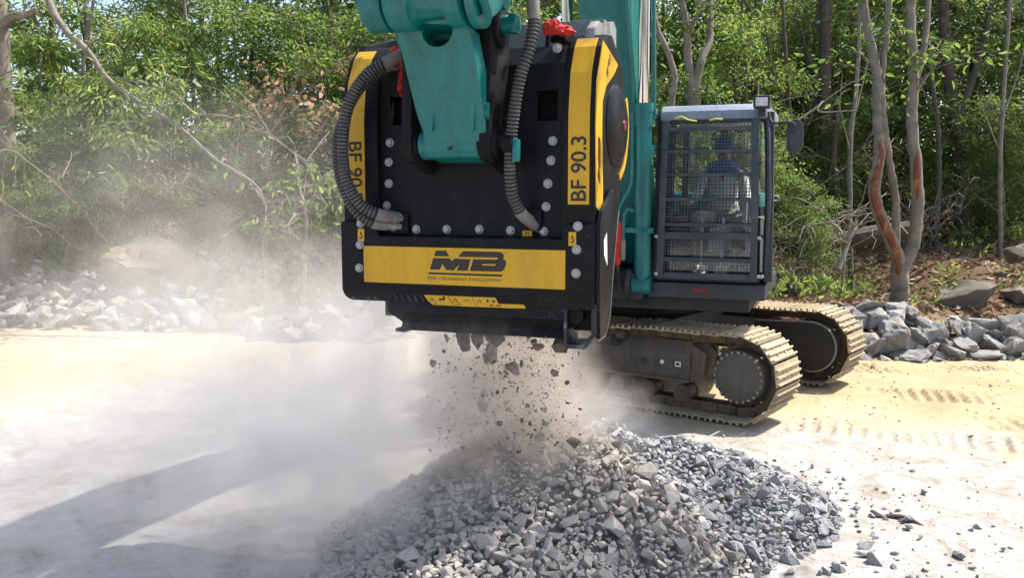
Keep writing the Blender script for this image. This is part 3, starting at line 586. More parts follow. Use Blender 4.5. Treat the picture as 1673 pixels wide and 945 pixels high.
stems('brush_heap', 'heap of bare grey twigs on the bank behind the rear track', [
    ([(1375, 395, 0), (1390, 360, 0), (1415, 345, .2)], 0.025, 0.006), ([(1375, 395, 0), (1350, 350, 0), (1340, 345, .1)], 0.02, 0.005), ([(1380, 390, 0), (1360, 365, 0), (1310, 370, .2)], 0.02, 0.005), ([(1385, 385, 0), (1405, 352, -.2), (1445, 350, -.3)], 0.015, 0.005), ([(1370, 440, -.3), (1385, 400, -.2), (1400, 360, -.1)], 0.045, 0.02)],
    14.6, M['bark_twig'], None, 20, cat='brush', twigs=9)
stems('leaning_twigs', 'bare branch slanting across the leaves above the cab lamp', [([(1225, 172, 0), (1238, 158, 0), (1245, 142, 0)], 0.02, 0.008), ([(1305, 195, .2), (1330, 178, .2), (1345, 165, .1), (1338, 182, 0), (1400, 180, 0)], 0.018, 0.008)], 13.4, M['bark_twig'], None, 22, cat='branch', twigs=3)

# ---- slim stems standing among the leaves
for k, (px, bx, tx, Y) in enumerate([(1290, 4, -14, 17.2), (1395, -6, 10, 16.2), (1528, 6, -18, 17.4), (1638, -4, 14, 16.6), (1206, 5, 12, 18.0), (1660, 8, -30, 19.5), (1318, -8, 22, 20.0), (318, 6, -20, 17.6), (402, -8, 16, 18.2), (140, 5, 18, 17.4), (548, -6, -20, 18.0)]):
    stems('slim_stem', ('slim pale stem rising among the leaves behind the dust' if px < 700 else 'slim bare stem rising in the shady wood') + ', ' + ORD[k] + ' of those', [([(px, 385, 0), (px + bx, 250, 0), (px - bx, 120, .1), (px + tx, -30, .2)], 0.045 + 0.008 * (k % 3), 0.03), ([(px, 190, 0), (px + 2 * tx, 110, .2), (px + 3 * tx, 30, .3)], 0.022, 0.008), ([(px + bx, 250, 0), (px - 2 * tx, 190, -.2), (px - 3 * tx, 150, -.3)], 0.016, 0.006)],
          Y, M['bark_pale' if k % 2 else 'bark_dark'], None, 300 + k, twigs=5)
# ---- leafless thickets of thin pale twigs
def thicket(seed):
    q = random.Random(seed); b = B()
    for _ in range(16):
        a = q.uniform(0, 6.28); h = q.uniform(1.2, 3.4); p = Vector((q.gauss(0, 0.15), q.gauss(0, 0.15), -0.1)); d = Vector((math.cos(a) * q.uniform(0.2, 0.9), math.sin(a) * q.uniform(0.2, 0.9), 1)).normalized(); pts = [p]
        for k in range(5): d = (d + Vector((q.gauss(0, .25), q.gauss(0, .25), q.gauss(-.08, .12)))).normalized(); p = p + d * h / 5; pts.append(p)
        b.tube(pts, [0.013, 0.011, 0.009, 0.007, 0.005, 0.003], 5)
        for _ in range(7):
            o = pts[q.randint(1, 5)]; e = Vector((q.gauss(0, 1), q.gauss(0, 1), q.gauss(0.3, 0.6))).normalized() * q.uniform(0.25, 0.8)
            b.tube([o, o + e * 0.5 + Vector((0, 0, 0.05)), o + e + Vector((q.gauss(0, .08), q.gauss(0, .08), -0.05))], [0.006, 0.005, 0.0025], 4)
    m = b.mesh('thicket', 60); m.materials.append(M['bark_twig']); return m
TH = [thicket(801), thicket(802), thicket(803)]
for k, (x, y, s_) in enumerate([(-8.4, 16.2, 1.0), (-7.4, 16.3, 1.1), (-4.4, 15.8, 1.0), (-3.0, 15.4, 1.0), (-2.2, 16.2, 1.3), (-1.4, 15.2, 0.9), (-0.2, 15.6, 1.2), (4.2, 14.8, 0.6), (5.0, 15.4, 0.7), (7.9, 17.4, 0.8), (3.4, 15.8, 0.9), (6.0, 18.2, 1.1)]):
    o = put('bare_thicket', TH[k % 3], None, None, (x, y, zg(x, y)), (0, 0, k * 1.9), (s_,) * 3)
    tag(o, 'leafless thicket of thin pale twigs ' + ('behind the dusty rocks' if x < 1 else 'on the shady bank') + ', ' + ORD[k if k < 7 else k - 7] + ' of its row', 'thicket', 'bare thickets along the wood edge')
# ---- unseen tree added beside the yard so its crown shades the near heap slope
sr = empty('added_shade_tree', (5.0, 3.4, 0.0)); qs = random.Random(77); b = B(); tp, _ = spline([(0, 0, -0.3), (0.1, 0.5, 2.5), (0.0, 1.4, 4.8), (-0.4, 2.5, 6.6)], 20); b.tube(tp, [0.17 - 0.006 * i for i in range(20)], 10); tips = []
for _ in range(42):
    c = Vector((-0.8 + qs.gauss(0, 0.75), 2.6 + qs.gauss(0, 0.5), 7.0 + qs.gauss(0, 0.35))); o = tp[qs.randint(13, 19)]; b.tube([o, o.lerp(c, 0.5) + Vector((0, 0, 0.1)), c], [0.03, 0.02, 0.006], 5); tips.append(list(c))
b.build('trunk', M['bark_pale'], sr, ang=60); put('crown', crown_mesh(78, np.array(tips), 30, 0.5, 0.14, 0.42, 0.2, GREEN_A), None, sr)
tag(sr, 'unseen leaning tree added beside the yard to shade the near slope of the heap', 'tree')

# ---- low plants and leaf litter on the bank: nobody could count them
r = np.random.RandomState(5)
n = 22000; x = r.uniform(-13, 11, n); y = edge_y(x) + 0.1 + r.rand(n) ** 1.3 * 12; z = height(x, y) + r.rand(n) * 0.03
d = unit(np.stack([r.normal(size=n), r.normal(size=n), r.normal(size=n) * 0.3], 1)); ln = r.uniform(0.07, 0.17, n)
v, f = leaves(np.stack([x, y, z], 1), d, ln, ln * 0.45, 6); lm = bpy.data.meshes.new('leaf_litter'); np_mesh(lm, v, f); lm.materials.append(LITTER)
tag(put('leaf_litter', lm), 'dry brown leaves littering the wooded bank', 'leaf litter', kind='stuff')
tips = []
for (cx, cy2, k, w) in [(3.9,14.4,60,0.8),(4.6,13.6,50,0.6),(3.6,13.3,40,0.5),(5.6,14.6,40,0.5),(6.9,13.4,40,0.4),(7.8,13.2,50,0.6),(6.4,15.8,30,0.6),(8.6,16.8,70,1.0),(5.0,16.6,60,1.0),(3.2,15.3,60,0.8),(-2.4,15.4,60,0.9),(-3.6,16,50,0.8),(-1.0,15.0,40,0.6),(-8,16.6,60,1.2),(-6,16.4,60,1.2),(7.2,17.5,60,1.2),(6.0,12.9,14,0.3),(5.3,15.2,30,0.4)]:
    for _ in range(int(k * (0.5 if cx < 3 else 0.3))):
        xx, yy = r.normal(cx, w * 0.5), r.normal(cy2, w * 0.4)
        if yy > edge_y(xx) + 0.35: tips.append((xx, yy, zg(xx, yy) + abs(r.normal(0.05, 0.2))))
um = crown_mesh(9, np.array(tips), 9, 0.18, 0.11, 0.36, -0.5, GREEN_A)
tag(put('undergrowth', um), 'low bright green seedlings and weeds on the bank', 'undergrowth', kind='stuff')

# ---- crumbs of dried sand thrown up along the track prints
r2 = random.Random(55); av, af, n0 = [], [], 0
for _ in range(900):
    x, y = r2.uniform(1.6, 7.0), r2.choice([r2.gauss(8.2, 0.7), r2.gauss(9.6, 0.5), r2.gauss(11.0, 0.35), r2.uniform(5, 11)]); V, Fc = rb[r2.randrange(6)]; s_ = r2.lognormvariate(math.log(0.016), 0.55)
    av.append(V * s_ + np.array([x, y, zg(x, y) + s_ * 0.15])); af.append(Fc + n0); n0 += len(V)
M['clod'] = stone_mat('sandy_clod', [(0, (0.28, 0.21, 0.12)), (1, (0.40, 0.32, 0.20))], (0.44, 0.37, 0.27), 0.5)
cm = bpy.data.meshes.new('sand_crumbs'); np_mesh(cm, np.concatenate(av), np.concatenate(af)); cm.shade_flat(); cm.materials.append(M['clod']); tag(put('sand_crumbs', cm), 'crumbs of dried sand along the track prints', 'sand', kind='stuff')
# ------------------------------------------------------------------ jaw crusher hanging from the arm
ZB = 1.36
cr = empty('jaw_crusher', (K.o.x, K.o.y, ZB), R(K.deg)); tag(cr, 'black and yellow jaw crusher bucket hanging over the stone heap', 'crusher')
def kp(b, name, mat, parent=None, ang=35):              # a crusher part: drawn at true heights, hung from the root
    return b.build(name, mat, parent or cr, (0, 0, 0 if parent else -ZB), ang=ang)
FRONT = [(0.0, 1.98), (0.0, 2.62), (0.035, 2.84), (0.11, 2.985), (0.19, 3.06)]
PROF = FRONT + [(0.32, 3.075), (0.60, 2.93), (0.67, 2.78), (0.68, 2.55), (0.56, 2.2), (0.40, 1.9)]
core = [(0.17, 1.45), (0.17, 2.85), (0.25, 3.0), (0.60, 2.9), (0.66, 2.75), (0.66, 2.5), (0.5, 2.15), (0.22, 1.45)]
b = B(); b.prism(core, -0.70, 0.50); body = kp(b, 'jaw_housing', M['black_rough'])
b = B(); b.prism(PROF, -0.875, -0.645, bev=0.012); kp(b, 'side_frame', M['black'])
b = B(); b.prism(PROF, 0.475, 0.668, bev=0.012); sfr = kp(b, 'side_frame', M['black'])
# bolted cover plate with two slots, its top bent back
xs = [-0.645, -0.585, -0.455, 0.312, 0.440, 0.475]; zs = [1.93, 2.585, 2.76, 2.90]
b = B()
for i in range(5):
    for j in range(3):
        if (i in (1, 3)) and j == 1: continue
        b.mm(xs[i], xs[i + 1], 0.05, 0.075, zs[j], zs[j + 1])
bmesh.ops.remove_doubles(b.bm, verts=b.bm.verts[:], dist=1e-5)
kill = {}
for f in b.bm.faces: kill.setdefault(tuple(sorted(v.index for v in f.verts)), []).append(f)
b.bm.verts.index_update(); kill = {}
for f in b.bm.faces: kill.setdefault(tuple(sorted(v.index for v in f.verts)), []).append(f)
bmesh.ops.delete(b.bm, geom=[f for fs in kill.values() if len(fs) > 1 for f in fs], context='FACES')
b.slab([(-0.645, 0.05, 2.90), (0.475, 0.05, 2.90), (0.475, 0.15, 3.005), (-0.645, 0.15, 3.005)], (0, 0.03, 0))
kp(b, 'cover_plate', M['black'])
for x0, x1 in ((-0.585, -0.455), (0.312, 0.440)):       # rims of the slots
    b = B(); t = 0.006
    b.mm(x0 - t, x0 + t, 0.047, 0.09, 2.585 - t, 2.76 + t, 0.004).mm(x1 - t, x1 + t, 0.047, 0.09, 2.585 - t, 2.76 + t, 0.004).mm(x0 + t, x1 - t, 0.047, 0.09, 2.585 - t, 2.585 + t).mm(x0 + t, x1 - t, 0.047, 0.09, 2.76 - t, 2.76 + t)
    kp(b, 'slot_rim', M['black'])
# yellow bands that follow the bent front of each side frame
def band(u0, u1, z0, parent):
    pts = [(0.0, z0)] + [p for p in FRONT if p[1] > z0]; pts[-1] = (0.165, 3.037)
    nrm = []
    for i, p in enumerate(pts):
        a = pts[max(0, i - 1)]; c = pts[min(len(pts) - 1, i + 1)]; d = Vector((c[0] - a[0], c[1] - a[1])).normalized(); nrm.append((-d.y, d.x))
    b = B(); f = [[(u, p[0] + n[0] * o, p[1] + n[1] * o) for p, n in zip(pts, nrm)] for o in (0.0035, -0.004) for u in (u0, u1)]
    b.rings([[f[0][i], f[1][i], f[3][i], f[2][i]] for i in range(len(pts))]); return kp(b, 'yellow_band', M['yellow'], ang=15)
bl = band(-0.848, -0.728, 2.15, None); brd = band(0.512, 0.630, 2.137, None)
# lettering
def text_mesh(s, w, h, shear=0.0, bold=0.0, spacing=1.0):
    cu = bpy.data.curves.new('lettering', 'FONT'); cu.body = s; cu.shear = shear; cu.offset = bold; cu.extrude = 0.0; cu.space_character = spacing; cu.resolution_u = 4
    o = bpy.data.objects.new('lettering', cu); col.objects.link(o); bpy.context.view_layer.update()
    m = bpy.data.meshes.new_from_object(o.evaluated_get(bpy.context.evaluated_depsgraph_get())); bpy.data.objects.remove(o); bpy.data.curves.remove(cu)
    c = np.zeros(len(m.vertices) * 3, np.float32); m.vertices.foreach_get('co', c); c = c.reshape(-1, 3); lo, hi = c.min(0), c.max(0)
    c[:, 0] = (c[:, 0] - (lo[0] + hi[0]) / 2) / (hi[0] - lo[0]) * w; c[:, 1] = (c[:, 1] - (lo[1] + hi[1]) / 2) / (hi[1] - lo[1]) * h; c[:, 2] = 0
    m.vertices.foreach_set('co', c.ravel()); m.update(); m.materials.clear(); return m
def lettering(s, c, w, h, turn=0, side=False, **kw):
    m = text_mesh(s, w, h, **kw); m.materials.append(M['ink'])
    o = put('lettering', m, None, cr, (c[0], c[1], c[2] - ZB)); mt = Matrix.Rotation(R(90), 3, 'X') @ Matrix.Rotation(R(turn), 3, 'Z')
    if side: mt = Matrix.Rotation(R(90), 3, 'Z') @ mt
    o.rotation_euler = mt.to_euler(); return o
lettering('BF 90.3', (0.571, -0.0052, 2.328), 0.345, 0.088, 90, bold=0.015)
lettering('BF 90.3', (-0.788, -0.0052, 2.325), 0.345, 0.088, -90, bold=0.015)
# lower housing with rolled corners
def rrect(x0, x1, z0, z1, rl, n=5):
    out = []
    for cx, cz, a0, r_ in ((x0 + rl[0], z0 + rl[0], 180, rl[0]), (x1 - rl[1], z0 + rl[1], 270, rl[1]), (x1 - rl[2], z1 - rl[2], 0, rl[2]), (x0 + rl[3], z1 - rl[3], 90, rl[3])):
        for k in range(n + 1): a = R(a0 + 90 * k / n); out.append((cx + r_ * math.cos(a), cz + r_ * math.sin(a)))
    return out
lo_ = rrect(-0.878, 0.675, 1.565, 2.03, (0.075, 0.03, 0.015, 0.015)); lo_ = lo_[:18] + [(0.50, 2.03), (0.485, 1.948), (-0.625, 1.948), (-0.66, 2.03)] + lo_[18:]
b = B(); b.prism(lo_, -0.035, 0.30, 'y', bev=0.008); lower = kp(b, 'lower_housing', M['black'], ang=40)
b = B(); b.slab([(-0.62, -0.032, 1.944), (0.48, -0.032, 1.944), (0.48, 0.052, 1.958), (-0.62, 0.052, 1.958)], (0, 0.0, -0.03)); kp(b, 'ledge', M['black'])
YF = -0.0385
b = B(); b.mm(-0.725, 0.510, YF, -0.03, 1.676, 1.889); kp(b, 'name_panel', M['yellow'])
def zf(zx, zy, y=YF - 0.0012): return K.loc(690 + zx * 0.12696, 395 + zy * 0.127, y)
def flat(name, loop, mat, y, parent=None):
    b = B(); b._new([Vector((p[0], y, p[2])) for p in loop], [tuple(range(len(loop)))]); b.bm.normal_update(); bmesh.ops.triangulate(b.bm, faces=b.bm.faces[:], ngon_method='EAR_CLIP'); 
    bmesh.ops.recalc_face_normals(b.bm, faces=b.bm.faces[:])
    return kp(b, name, mat, parent)
LOGO = [[(170,115),(302,115),(346,190),(152,187)],
        [(140,212),(350,215),(385,255),(415,218),(620,228),(580,378),(445,372),(475,295),(400,372),(310,368),(258,290),(225,362),(97,358)],
        [(525,122),(985,132),(1025,142),(1048,170),(1048,205),(1038,228),(1068,240),(1080,265),(1076,300),(1058,345),(1038,372),(1010,388),(610,378),(655,228),(965,232),(970,206),(455,195)],
        [(85,395),(1030,425),(1020,452),(78,420)]]
for pl in LOGO: flat('emblem', [zf(*p) for p in pl], M['ink'], YF - 0.0012)
flat('emblem', [zf(*p) for p in [(775,288),(944,292),(940,309),(770,304)]], M['yellow'], YF - 0.0022)
flat('emblem', [zf(1070 + 9 * math.cos(a * 0.785), 145 + 9 * math.sin(a * 0.785)) for a in range(8)], M['ink'], YF - 0.0012)
c0, c1 = zf(62, 470), zf(1012, 500)
o = lettering('THE CRUSHING EVOLUTION', ((c0.x + c1.x) / 2, YF - 0.0012, (c0.z + c1.z) / 2), c1.x - c0.x, 0.0175, shear=0.25, bold=0.008, spacing=1.15)
# discharge chute below
chin = [(-0.030, 1.57), (-0.030, 1.505), (0.02, 1.44), (-0.005, 1.398), (0.05, 1.392), (0.24, 1.42), (0.26, 1.57)]
b = B(); n = len(chin)
L_ = [(-0.575, *p) if p[1] > 1.5 else (-0.505, *p) for p in chin]; R_ = [(0.50, *p) for p in chin]
b.rings([L_, R_]); kp(b, 'discharge_chute', M['black'], ang=25)
b = B(); b.slab([(-0.535, -0.02, 1.405), (-0.44, -0.02, 1.405), (-0.47, -0.02, 1.385), (-0.53, -0.02, 1.388)], (0, 0.12, 0)); kp(b, 'lip_foot', M['black'])
# worn bracket at the open end of the chute
b = B(); b.mm(0.50, 0.52, -0.03, 0.2, 1.36, 1.565, 0.003).mm(0.655, 0.685, -0.03, 0.25, 1.44, 1.6, 0.004)
b.slab([(0.515, -0.035, 1.352), (0.62, -0.035, 1.352), (0.69, -0.035, 1.445), (0.672, -0.035, 1.452), (0.60, -0.035, 1.375), (0.515, -0.035, 1.375)], (0, 0.24, 0))
kp(b, 'end_bracket', M['worn'])
b = B(); b.mm(0.53, 0.64, 0.06, 0.22, 1.44, 1.56, 0.01); b.cyl((0.56, 0.0, 1.53), (0.56, 0.1, 1.53), 0.045, 16); kp(b, 'bearing_lug', M['black_rough'])
# flared side plate; a pale tube draws its worn edge and the highlight there
b = B(); SPL = [(-0.028, 2.03), (0.02, 2.10), (0.26, 2.22), (0.40, 2.10), (0.29, 1.78), (0.22, 1.50), (0.12, 1.41), (0.0, 1.405), (-0.02, 1.57)]
b.prism(SPL, 0.676, 0.70, bev=0.004); kp(b, 'side_plate', M['black'])
b = B(); b.tube([(0.692, y, z) for y, z in SPL[3:8]], 0.0095, 8); kp(b, 'lit_worn_edge', M['steel'])
b = B(); b.prism([(0.05, 1.94), (0.11, 1.98), (0.13, 1.80), (0.06, 1.86)], 0.7005, 0.7025); kp(b, 'name_plate', M['white'])
# vents, stickers
for k in range(5):
    x = -0.535 + k * 0.042; b = B(); b.slab([(x, -0.0375, 1.612), (x + 0.012, -0.0375, 1.612), (x + 0.032, -0.0375, 1.572), (x + 0.020, -0.0375, 1.572)], (0, 0.004, 0)); kp(b, 'vent_slot', M['rubber'])
YS = -0.0332
for pl in ([(20,685),(325,697),(350,760),(415,828),(135,815),(70,760)], [(335,699),(633,710),(660,775),(720,842),(425,830),(365,765)], [(642,712),(940,722),(975,790),(1025,853),(730,843),(672,780)], [(1000,803),(1300,812),(1335,862),(1032,856)]):
    lp = [zf(*p, y=-0.036) for p in pl]
    for p in lp: p.z = p.z - 0.0
    b = B(); b.slab([(p.x, -0.0365, p.z) for p in lp], (0, 0.003, 0)); kp(b, 'warning_sticker', M['yellow'])
for cx_, cy2 in ((118, 745), (422, 755), (728, 768), (165, 795), (470, 808)):
    s = 30 if cy2 < 780 else 20
    o3 = [(cx_, cy2 - s), (cx_ + s * 1.2, cy2 + s * 0.7), (cx_ - s * 1.2, cy2 + s * 0.7)]
    flat('warning_mark', [zf(*p) for p in o3], M['ink'], -0.0372); flat('warning_mark', [zf(cx_ + (p[0] - cx_) * 0.6, cy2 + (p[1] - cy2) * 0.6 + 3) for p in o3], M['yellow'], -0.0378)
for cx_, cy2, w, h in ((245, 745, 34, 12), (275, 730, 14, 24), (565, 748, 44, 3), (565, 770, 44, 3), (838, 765, 14, 16), (880, 768, 8, 4), (918, 770, 16, 14), (885, 822, 14, 12), (930, 826, 8, 4), (968, 828, 16, 10)):
    flat('warning_mark', [zf(cx_ + a * w, cy2 + c * h) for a, c in ((-1, -1), (1, -1), (1, 1), (-1, 1))], M['ink'], -0.0372)
def sticker(x, z, w, h, y=-0.0365):
    b = B(); b.mm(x - w / 2, x + w / 2, y, y + 0.003, z - h / 2, z + h / 2); return kp(b, 'sticker', M['yellow'])
for x in (-0.742, 0.548):                                # lifting hook signs
    sticker(x, 1.952, 0.042, 0.075); b = B()
    b.tube([(x, -0.0375, 1.972), (x, -0.0375, 1.955), (x + 0.010, -0.0375, 1.945), (x + 0.002, -0.0375, 1.932), (x - 0.010, -0.0375, 1.938)], 0.0035, 5); kp(b, 'hook_mark', M['ink'])
o = sticker(0.262, 1.975, 0.055, 0.030, 0.046); 
lettering('IN', (0.262, 0.0448, 1.975), 0.022, 0.017, bold=0.02)
b = B(); b.lathe((0.322, 0.06, 1.982), (0, -1, 0), [(0, 0.021), (0.02, 0.021), (0.022, 0.017), (0.012, 0.014)], 16); kp(b, 'port_plug', M['black_rough'])
# bolts
b = B(); b.lathe((0, 0, 0), (0, -1, 0), [(-0.01, 0.026), (0.003, 0.026), (0.004, 0.021)], 16); b.lathe((0, 0, 0), (0, -1, 0), [(0.004, 0.0195), (0.017, 0.0195), (0.020, 0.016)], 6); bolt_m = b.mesh('bolt', 30); bolt_m.materials.append(M['bolt'])
for px, py, y in [(637,233,.05),(635,265,.05),(635,300,.05),(632,336,.05),(680,375,.05),(730,375,.05),(783,375,.05),(834,377,.05),(888,378,.05),(892,338,.05),(895,300,.05),(900,262,.05),(903,230,.05),(910,78,.06),
                  (589,365,-.035),(588,400,-.035),(587,438,-.035),(944,370,-.035),(942,408,-.035),(941,447,-.035)]:
    p = K.loc(px, py, y); put('bolt', bolt_m, None, cr, (p.x, p.y, p.z - ZB), (0, rng.uniform(0, 1), 0))
for x in (-0.80, -0.70, -0.655):
    b = B(); b.cyl((x, -0.037, 1.578), (x, 0.0, 1.578), 0.013, 12); kp(b, 'plug_hole', M['rubber'])
# right flank: yellow flash, flywheel cover, emblem
def sf(px, py, u): 
    d = ray(px, py); p0 = K.o + K.r * u; t = (p0 - CAM).dot(K.r) / d.dot(K.r); v = CAM + d * t - K.o; return Vector((u, v.dot(K.b), v.z))
b = B(); b.slab([sf(px, py, 0.672) for px, py in [(986,66),(1010,106),(1003,122),(991,140),(985,165),(984,200),(985,300),(985,357),(975,338),(974,205),(976,130)]], (-0.006, 0, 0)); kp(b, 'side_flash', M['yellow'])
b = B(); c = sf(1004, 205, 0.668)
b.lathe((0.66, c.y + 0.02, c.z), (1, 0, 0), [(0, 0.235), (0.015, 0.23), (0.035, 0.20), (0.05, 0.15), (0.056, 0.09), (0.058, 0.0)], 32); fly = kp(b, 'flywheel_cover', M['black'])
b = B(); b.lathe((0.715, c.y + 0.02, c.z), (1, 0, 0), [(0, 0.03), (0.012, 0.026)], 16); kp(b, 'flywheel_cap', M['warn_red'])
seg = []
for k in range(14):
    a = R(-70 + k * 8); seg.append((math.cos(a), math.sin(a)))
b = B(); lp = [Vector((0.674, c.y + 0.02 + 0.33 * s_[0], c.z + 0.33 * s_[1])) for s_ in seg] + [Vector((0.674, c.y + 0.02 + 0.292 * s_[0], c.z + 0.292 * s_[1])) for s_ in seg[::-1]]
b.slab(lp, (-0.006, 0, 0)); kp(b, 'side_flash', M['yellow'])
p = sf(979, 262, 0.673); lettering('MB', (0.6735, p.y, p.z), 0.26, 0.055, 90, side=True, shear=0.3, bold=0.05)
p = sf(993, 105, 0.673); lettering('BF 90.3', (0.6735, p.y + 0.02, p.z), 0.13, 0.04, 62, side=True, bold=0.02)
# mouth of the bucket behind: cutting lip and cheek plates
b = B(); b.mm(-0.80, 0.545, 0.62, 0.70, 3.02, 3.225, 0.006); kp(b, 'mouth_lip', M['steel'])
b = B(); b.prism([(0.16, 3.02), (0.20, 3.10), (0.30, 3.155), (0.36, 3.15), (0.64, 3.21), (0.70, 3.18), (0.72, 2.9), (0.5, 2.8)], 0.55, 0.60, bev=0.006); kp(b, 'cheek_plate', M['steel'])
b = B(); b.prism([(0.16, 3.02), (0.20, 3.08), (0.64, 3.19), (0.70, 3.16), (0.72, 2.9), (0.5, 2.8)], -0.86, -0.81, bev=0.006); kp(b, 'cheek_plate', M['black'])
b = B(); b.mm(0.30, 0.40, 0.28, 0.5, 3.06, 3.12, 0.008); b.tube(spline([(0.34, 0.16, 3.0), (0.345, 0.18, 3.10), (0.38, 0.22, 3.13), (0.42, 0.24, 3.05)], 12)[0], 0.014, 8); kp(b, 'grease_fitting', M['black_rough'])
# mounting ears with two cross pins
PA, PL = (-0.10, 3.09), (-0.15, 2.462)                   # arm pin and link pin (y, z)
def ear_profile():
    o = []
    for k in range(9): a = R(20 + k * 20); o.append((PA[0] + 0.125 * math.cos(a), PA[1] + 0.125 * math.sin(a)))
    for k in range(9): a = R(180 + k * 14); o.append((PL[0] + 0.105 * math.cos(a), PL[1] + 0.105 * math.sin(a)))
    return o + [(0.06, 2.30), (0.06, 2.98)]
for x0, x1, cap in ((0.095, 0.155, 1), (-0.36, -0.30, -1)):
    b = B(); b.prism(ear_profile(), x0, x1, bev=0.008)
    for (y, z), r_ in ((PA, 0.115), (PL, 0.088)): b.lathe((x0 - 0.02, y, z), (1, 0, 0), [(0, r_), (0.10, r_), (0.104, r_ - 0.012)], 24)
    b.mm(x0 - 0.05, x0, -0.02, 0.06, 2.4, 3.0, 0.01); kp(b, 'mounting_ear', M['black_rough'])
b = B(); b.lathe((-0.37, PL[0], PL[1]), (1, 0, 0), [(0, 0.045), (0.575, 0.045), (0.575, 0.062), (0.63, 0.062), (0.635, 0.05)], 20); kp(b, 'link_pin', M['black_rough'])
b = B(); b.lathe((-0.40, PA[0], PA[1]), (1, 0, 0), [(0, 0.05), (0.66, 0.05)], 20); b.mm(0.215, 0.26, PA[0] - 0.04, PA[0] + 0.04, PA[1] - 0.05, PA[1] + 0.05, 0.01); kp(b, 'arm_pin', M['teal'])
b = B(); b.mm(0.262, 0.29, PL[0] - 0.05, PL[0] + 0.01, PL[1] - 0.10, PL[1] + 0.02, 0.008); kp(b, 'pin_keeper', M['teal'])
# corrugated hoses
def hose(pts, r_, c0_, c1_):
    P = [K.loc(px, py, y) for px, py, y in pts]; L0 = spline(P, 4)[1]; n = int(L0 / 0.0034); sp, _ = spline(P, n); rad = []
    for i in range(n):
        t = i / (n - 1) * L0; sm = t < c0_ or t > L0 - c1_
        rad.append(r_ * (0.98 if sm else (1.0 if i % 6 in (0, 1, 2) else 0.86)))
    b = B(); b.tube(sp, rad, 14); b.bm.faces.ensure_lookup_table()
    for k, f in enumerate(b.bm.faces): f.material_index = 1 if k < (n - 1) * 14 and (k // 14) % 6 in (0, 1) else 0
    h = kp(b, 'hydraulic_hose', [M['rubber'], M['ridge']], ang=70)
    for a, c in ((0, c0_), (L0 - c1_, L0)):
        if c - a > 0.02:
            i0, i1 = int(a / L0 * (n - 1)), int(c / L0 * (n - 1)); bb = B(); bb.tube(sp[i0:i1 + 1], r_ * 1.03, 14); bb.build('hose_sleeve', M['sleeve'], h)
    d = (sp[-1] - sp[-6]).normalized(); bb = B(); bb.lathe(sp[-1] - d * 0.005, d, [(0, r_ * 0.8), (0.03, r_ * 0.8), (0.03, r_ * 0.95), (0.055, r_ * 0.95), (0.055, r_ * 0.7), (0.09, r_ * 0.7)], 8); bb.build('hose_fitting', M['steel'], h)
    return h
hose([(668, 84, 0.0), (640, 98, -0.08), (603, 118, -0.14), (574, 160, -0.18), (561, 220, -0.20), (565, 290, -0.19), (590, 335, -0.16), (618, 350, -0.11), (640, 354, -0.03)], 0.035, 0.17, 0.10)
hose([(640, 104, 0.02), (600, 130, -0.06), (568, 178, -0.12), (551, 235, -0.15), (558, 300, -0.15), (582, 345, -0.13), (608, 364, -0.09), (632, 368, -0.03)], 0.032, 0.05, 0.08)
hose([(866, -60, -0.10), (870, -5, -0.10), (872, 40, -0.12), (864, 82, -0.15), (850, 125, -0.17), (839, 190, -0.17), (833, 255, -0.16), (836, 312, -0.13), (850, 346, -0.07), (866, 362, 0.0)], 0.033, 0.30, 0.10)
p = K.loc(655, 368, 0.03); b = B(); b.mm(p.x - 0.06, p.x + 0.05, 0.02, 0.06, p.z - 0.05, p.z + 0.07, 0.01); kp(b, 'hose_port', M['black_rough'])
p = K.loc(868, 362, 0.03); b = B(); b.mm(p.x - 0.08, p.x + 0.06, 0.02, 0.055, p.z - 0.05, p.z + 0.07, 0.01); kp(b, 'hose_port', M['black_rough'])
# red rags tied to the hose ends
def rag(px, py, y, w, h, seed):
    c = K.loc(px, py, y); bm = bmesh.new(); bmesh.ops.create_icosphere(bm, subdivisions=4, radius=1)
    for v in bm.verts:
        p_ = v.co * 1.7 + Vector((seed * 3.1, 0, 0)); k = 0.95 + 0.4 * mnoise.noise(p_) + 0.28 * mnoise.noise(Vector((p_.x * 3.5, p_.y, p_.z * 1.2)))
        v.co = Vector((v.co.x * w * k, v.co.y * 0.05 * k, v.co.z * h * k))
    m = bpy.data.meshes.new('red_rag'); bm.to_mesh(m); bm.free(); smooth(m, 50); m.materials.append(M['red']); put('red_rag', m, None, cr, (c.x, c.y, c.z - ZB))
rag(651, 92, 0.03, 0.045, 0.055, 1); rag(660, 135, 0.04, 0.028, 0.09, 2); rag(903, 44, 0.06, 0.055, 0.045, 3); rag(922, 50, 0.12, 0.055, 0.03, 4)
# ------------------------------------------------------------------ crawler excavator
ex = empty('excavator', (U.o.x, U.o.y, 0), R(U.deg)); tag(ex, 'teal crawler excavator with caged dark cab and dusty tracks', 'excavator')
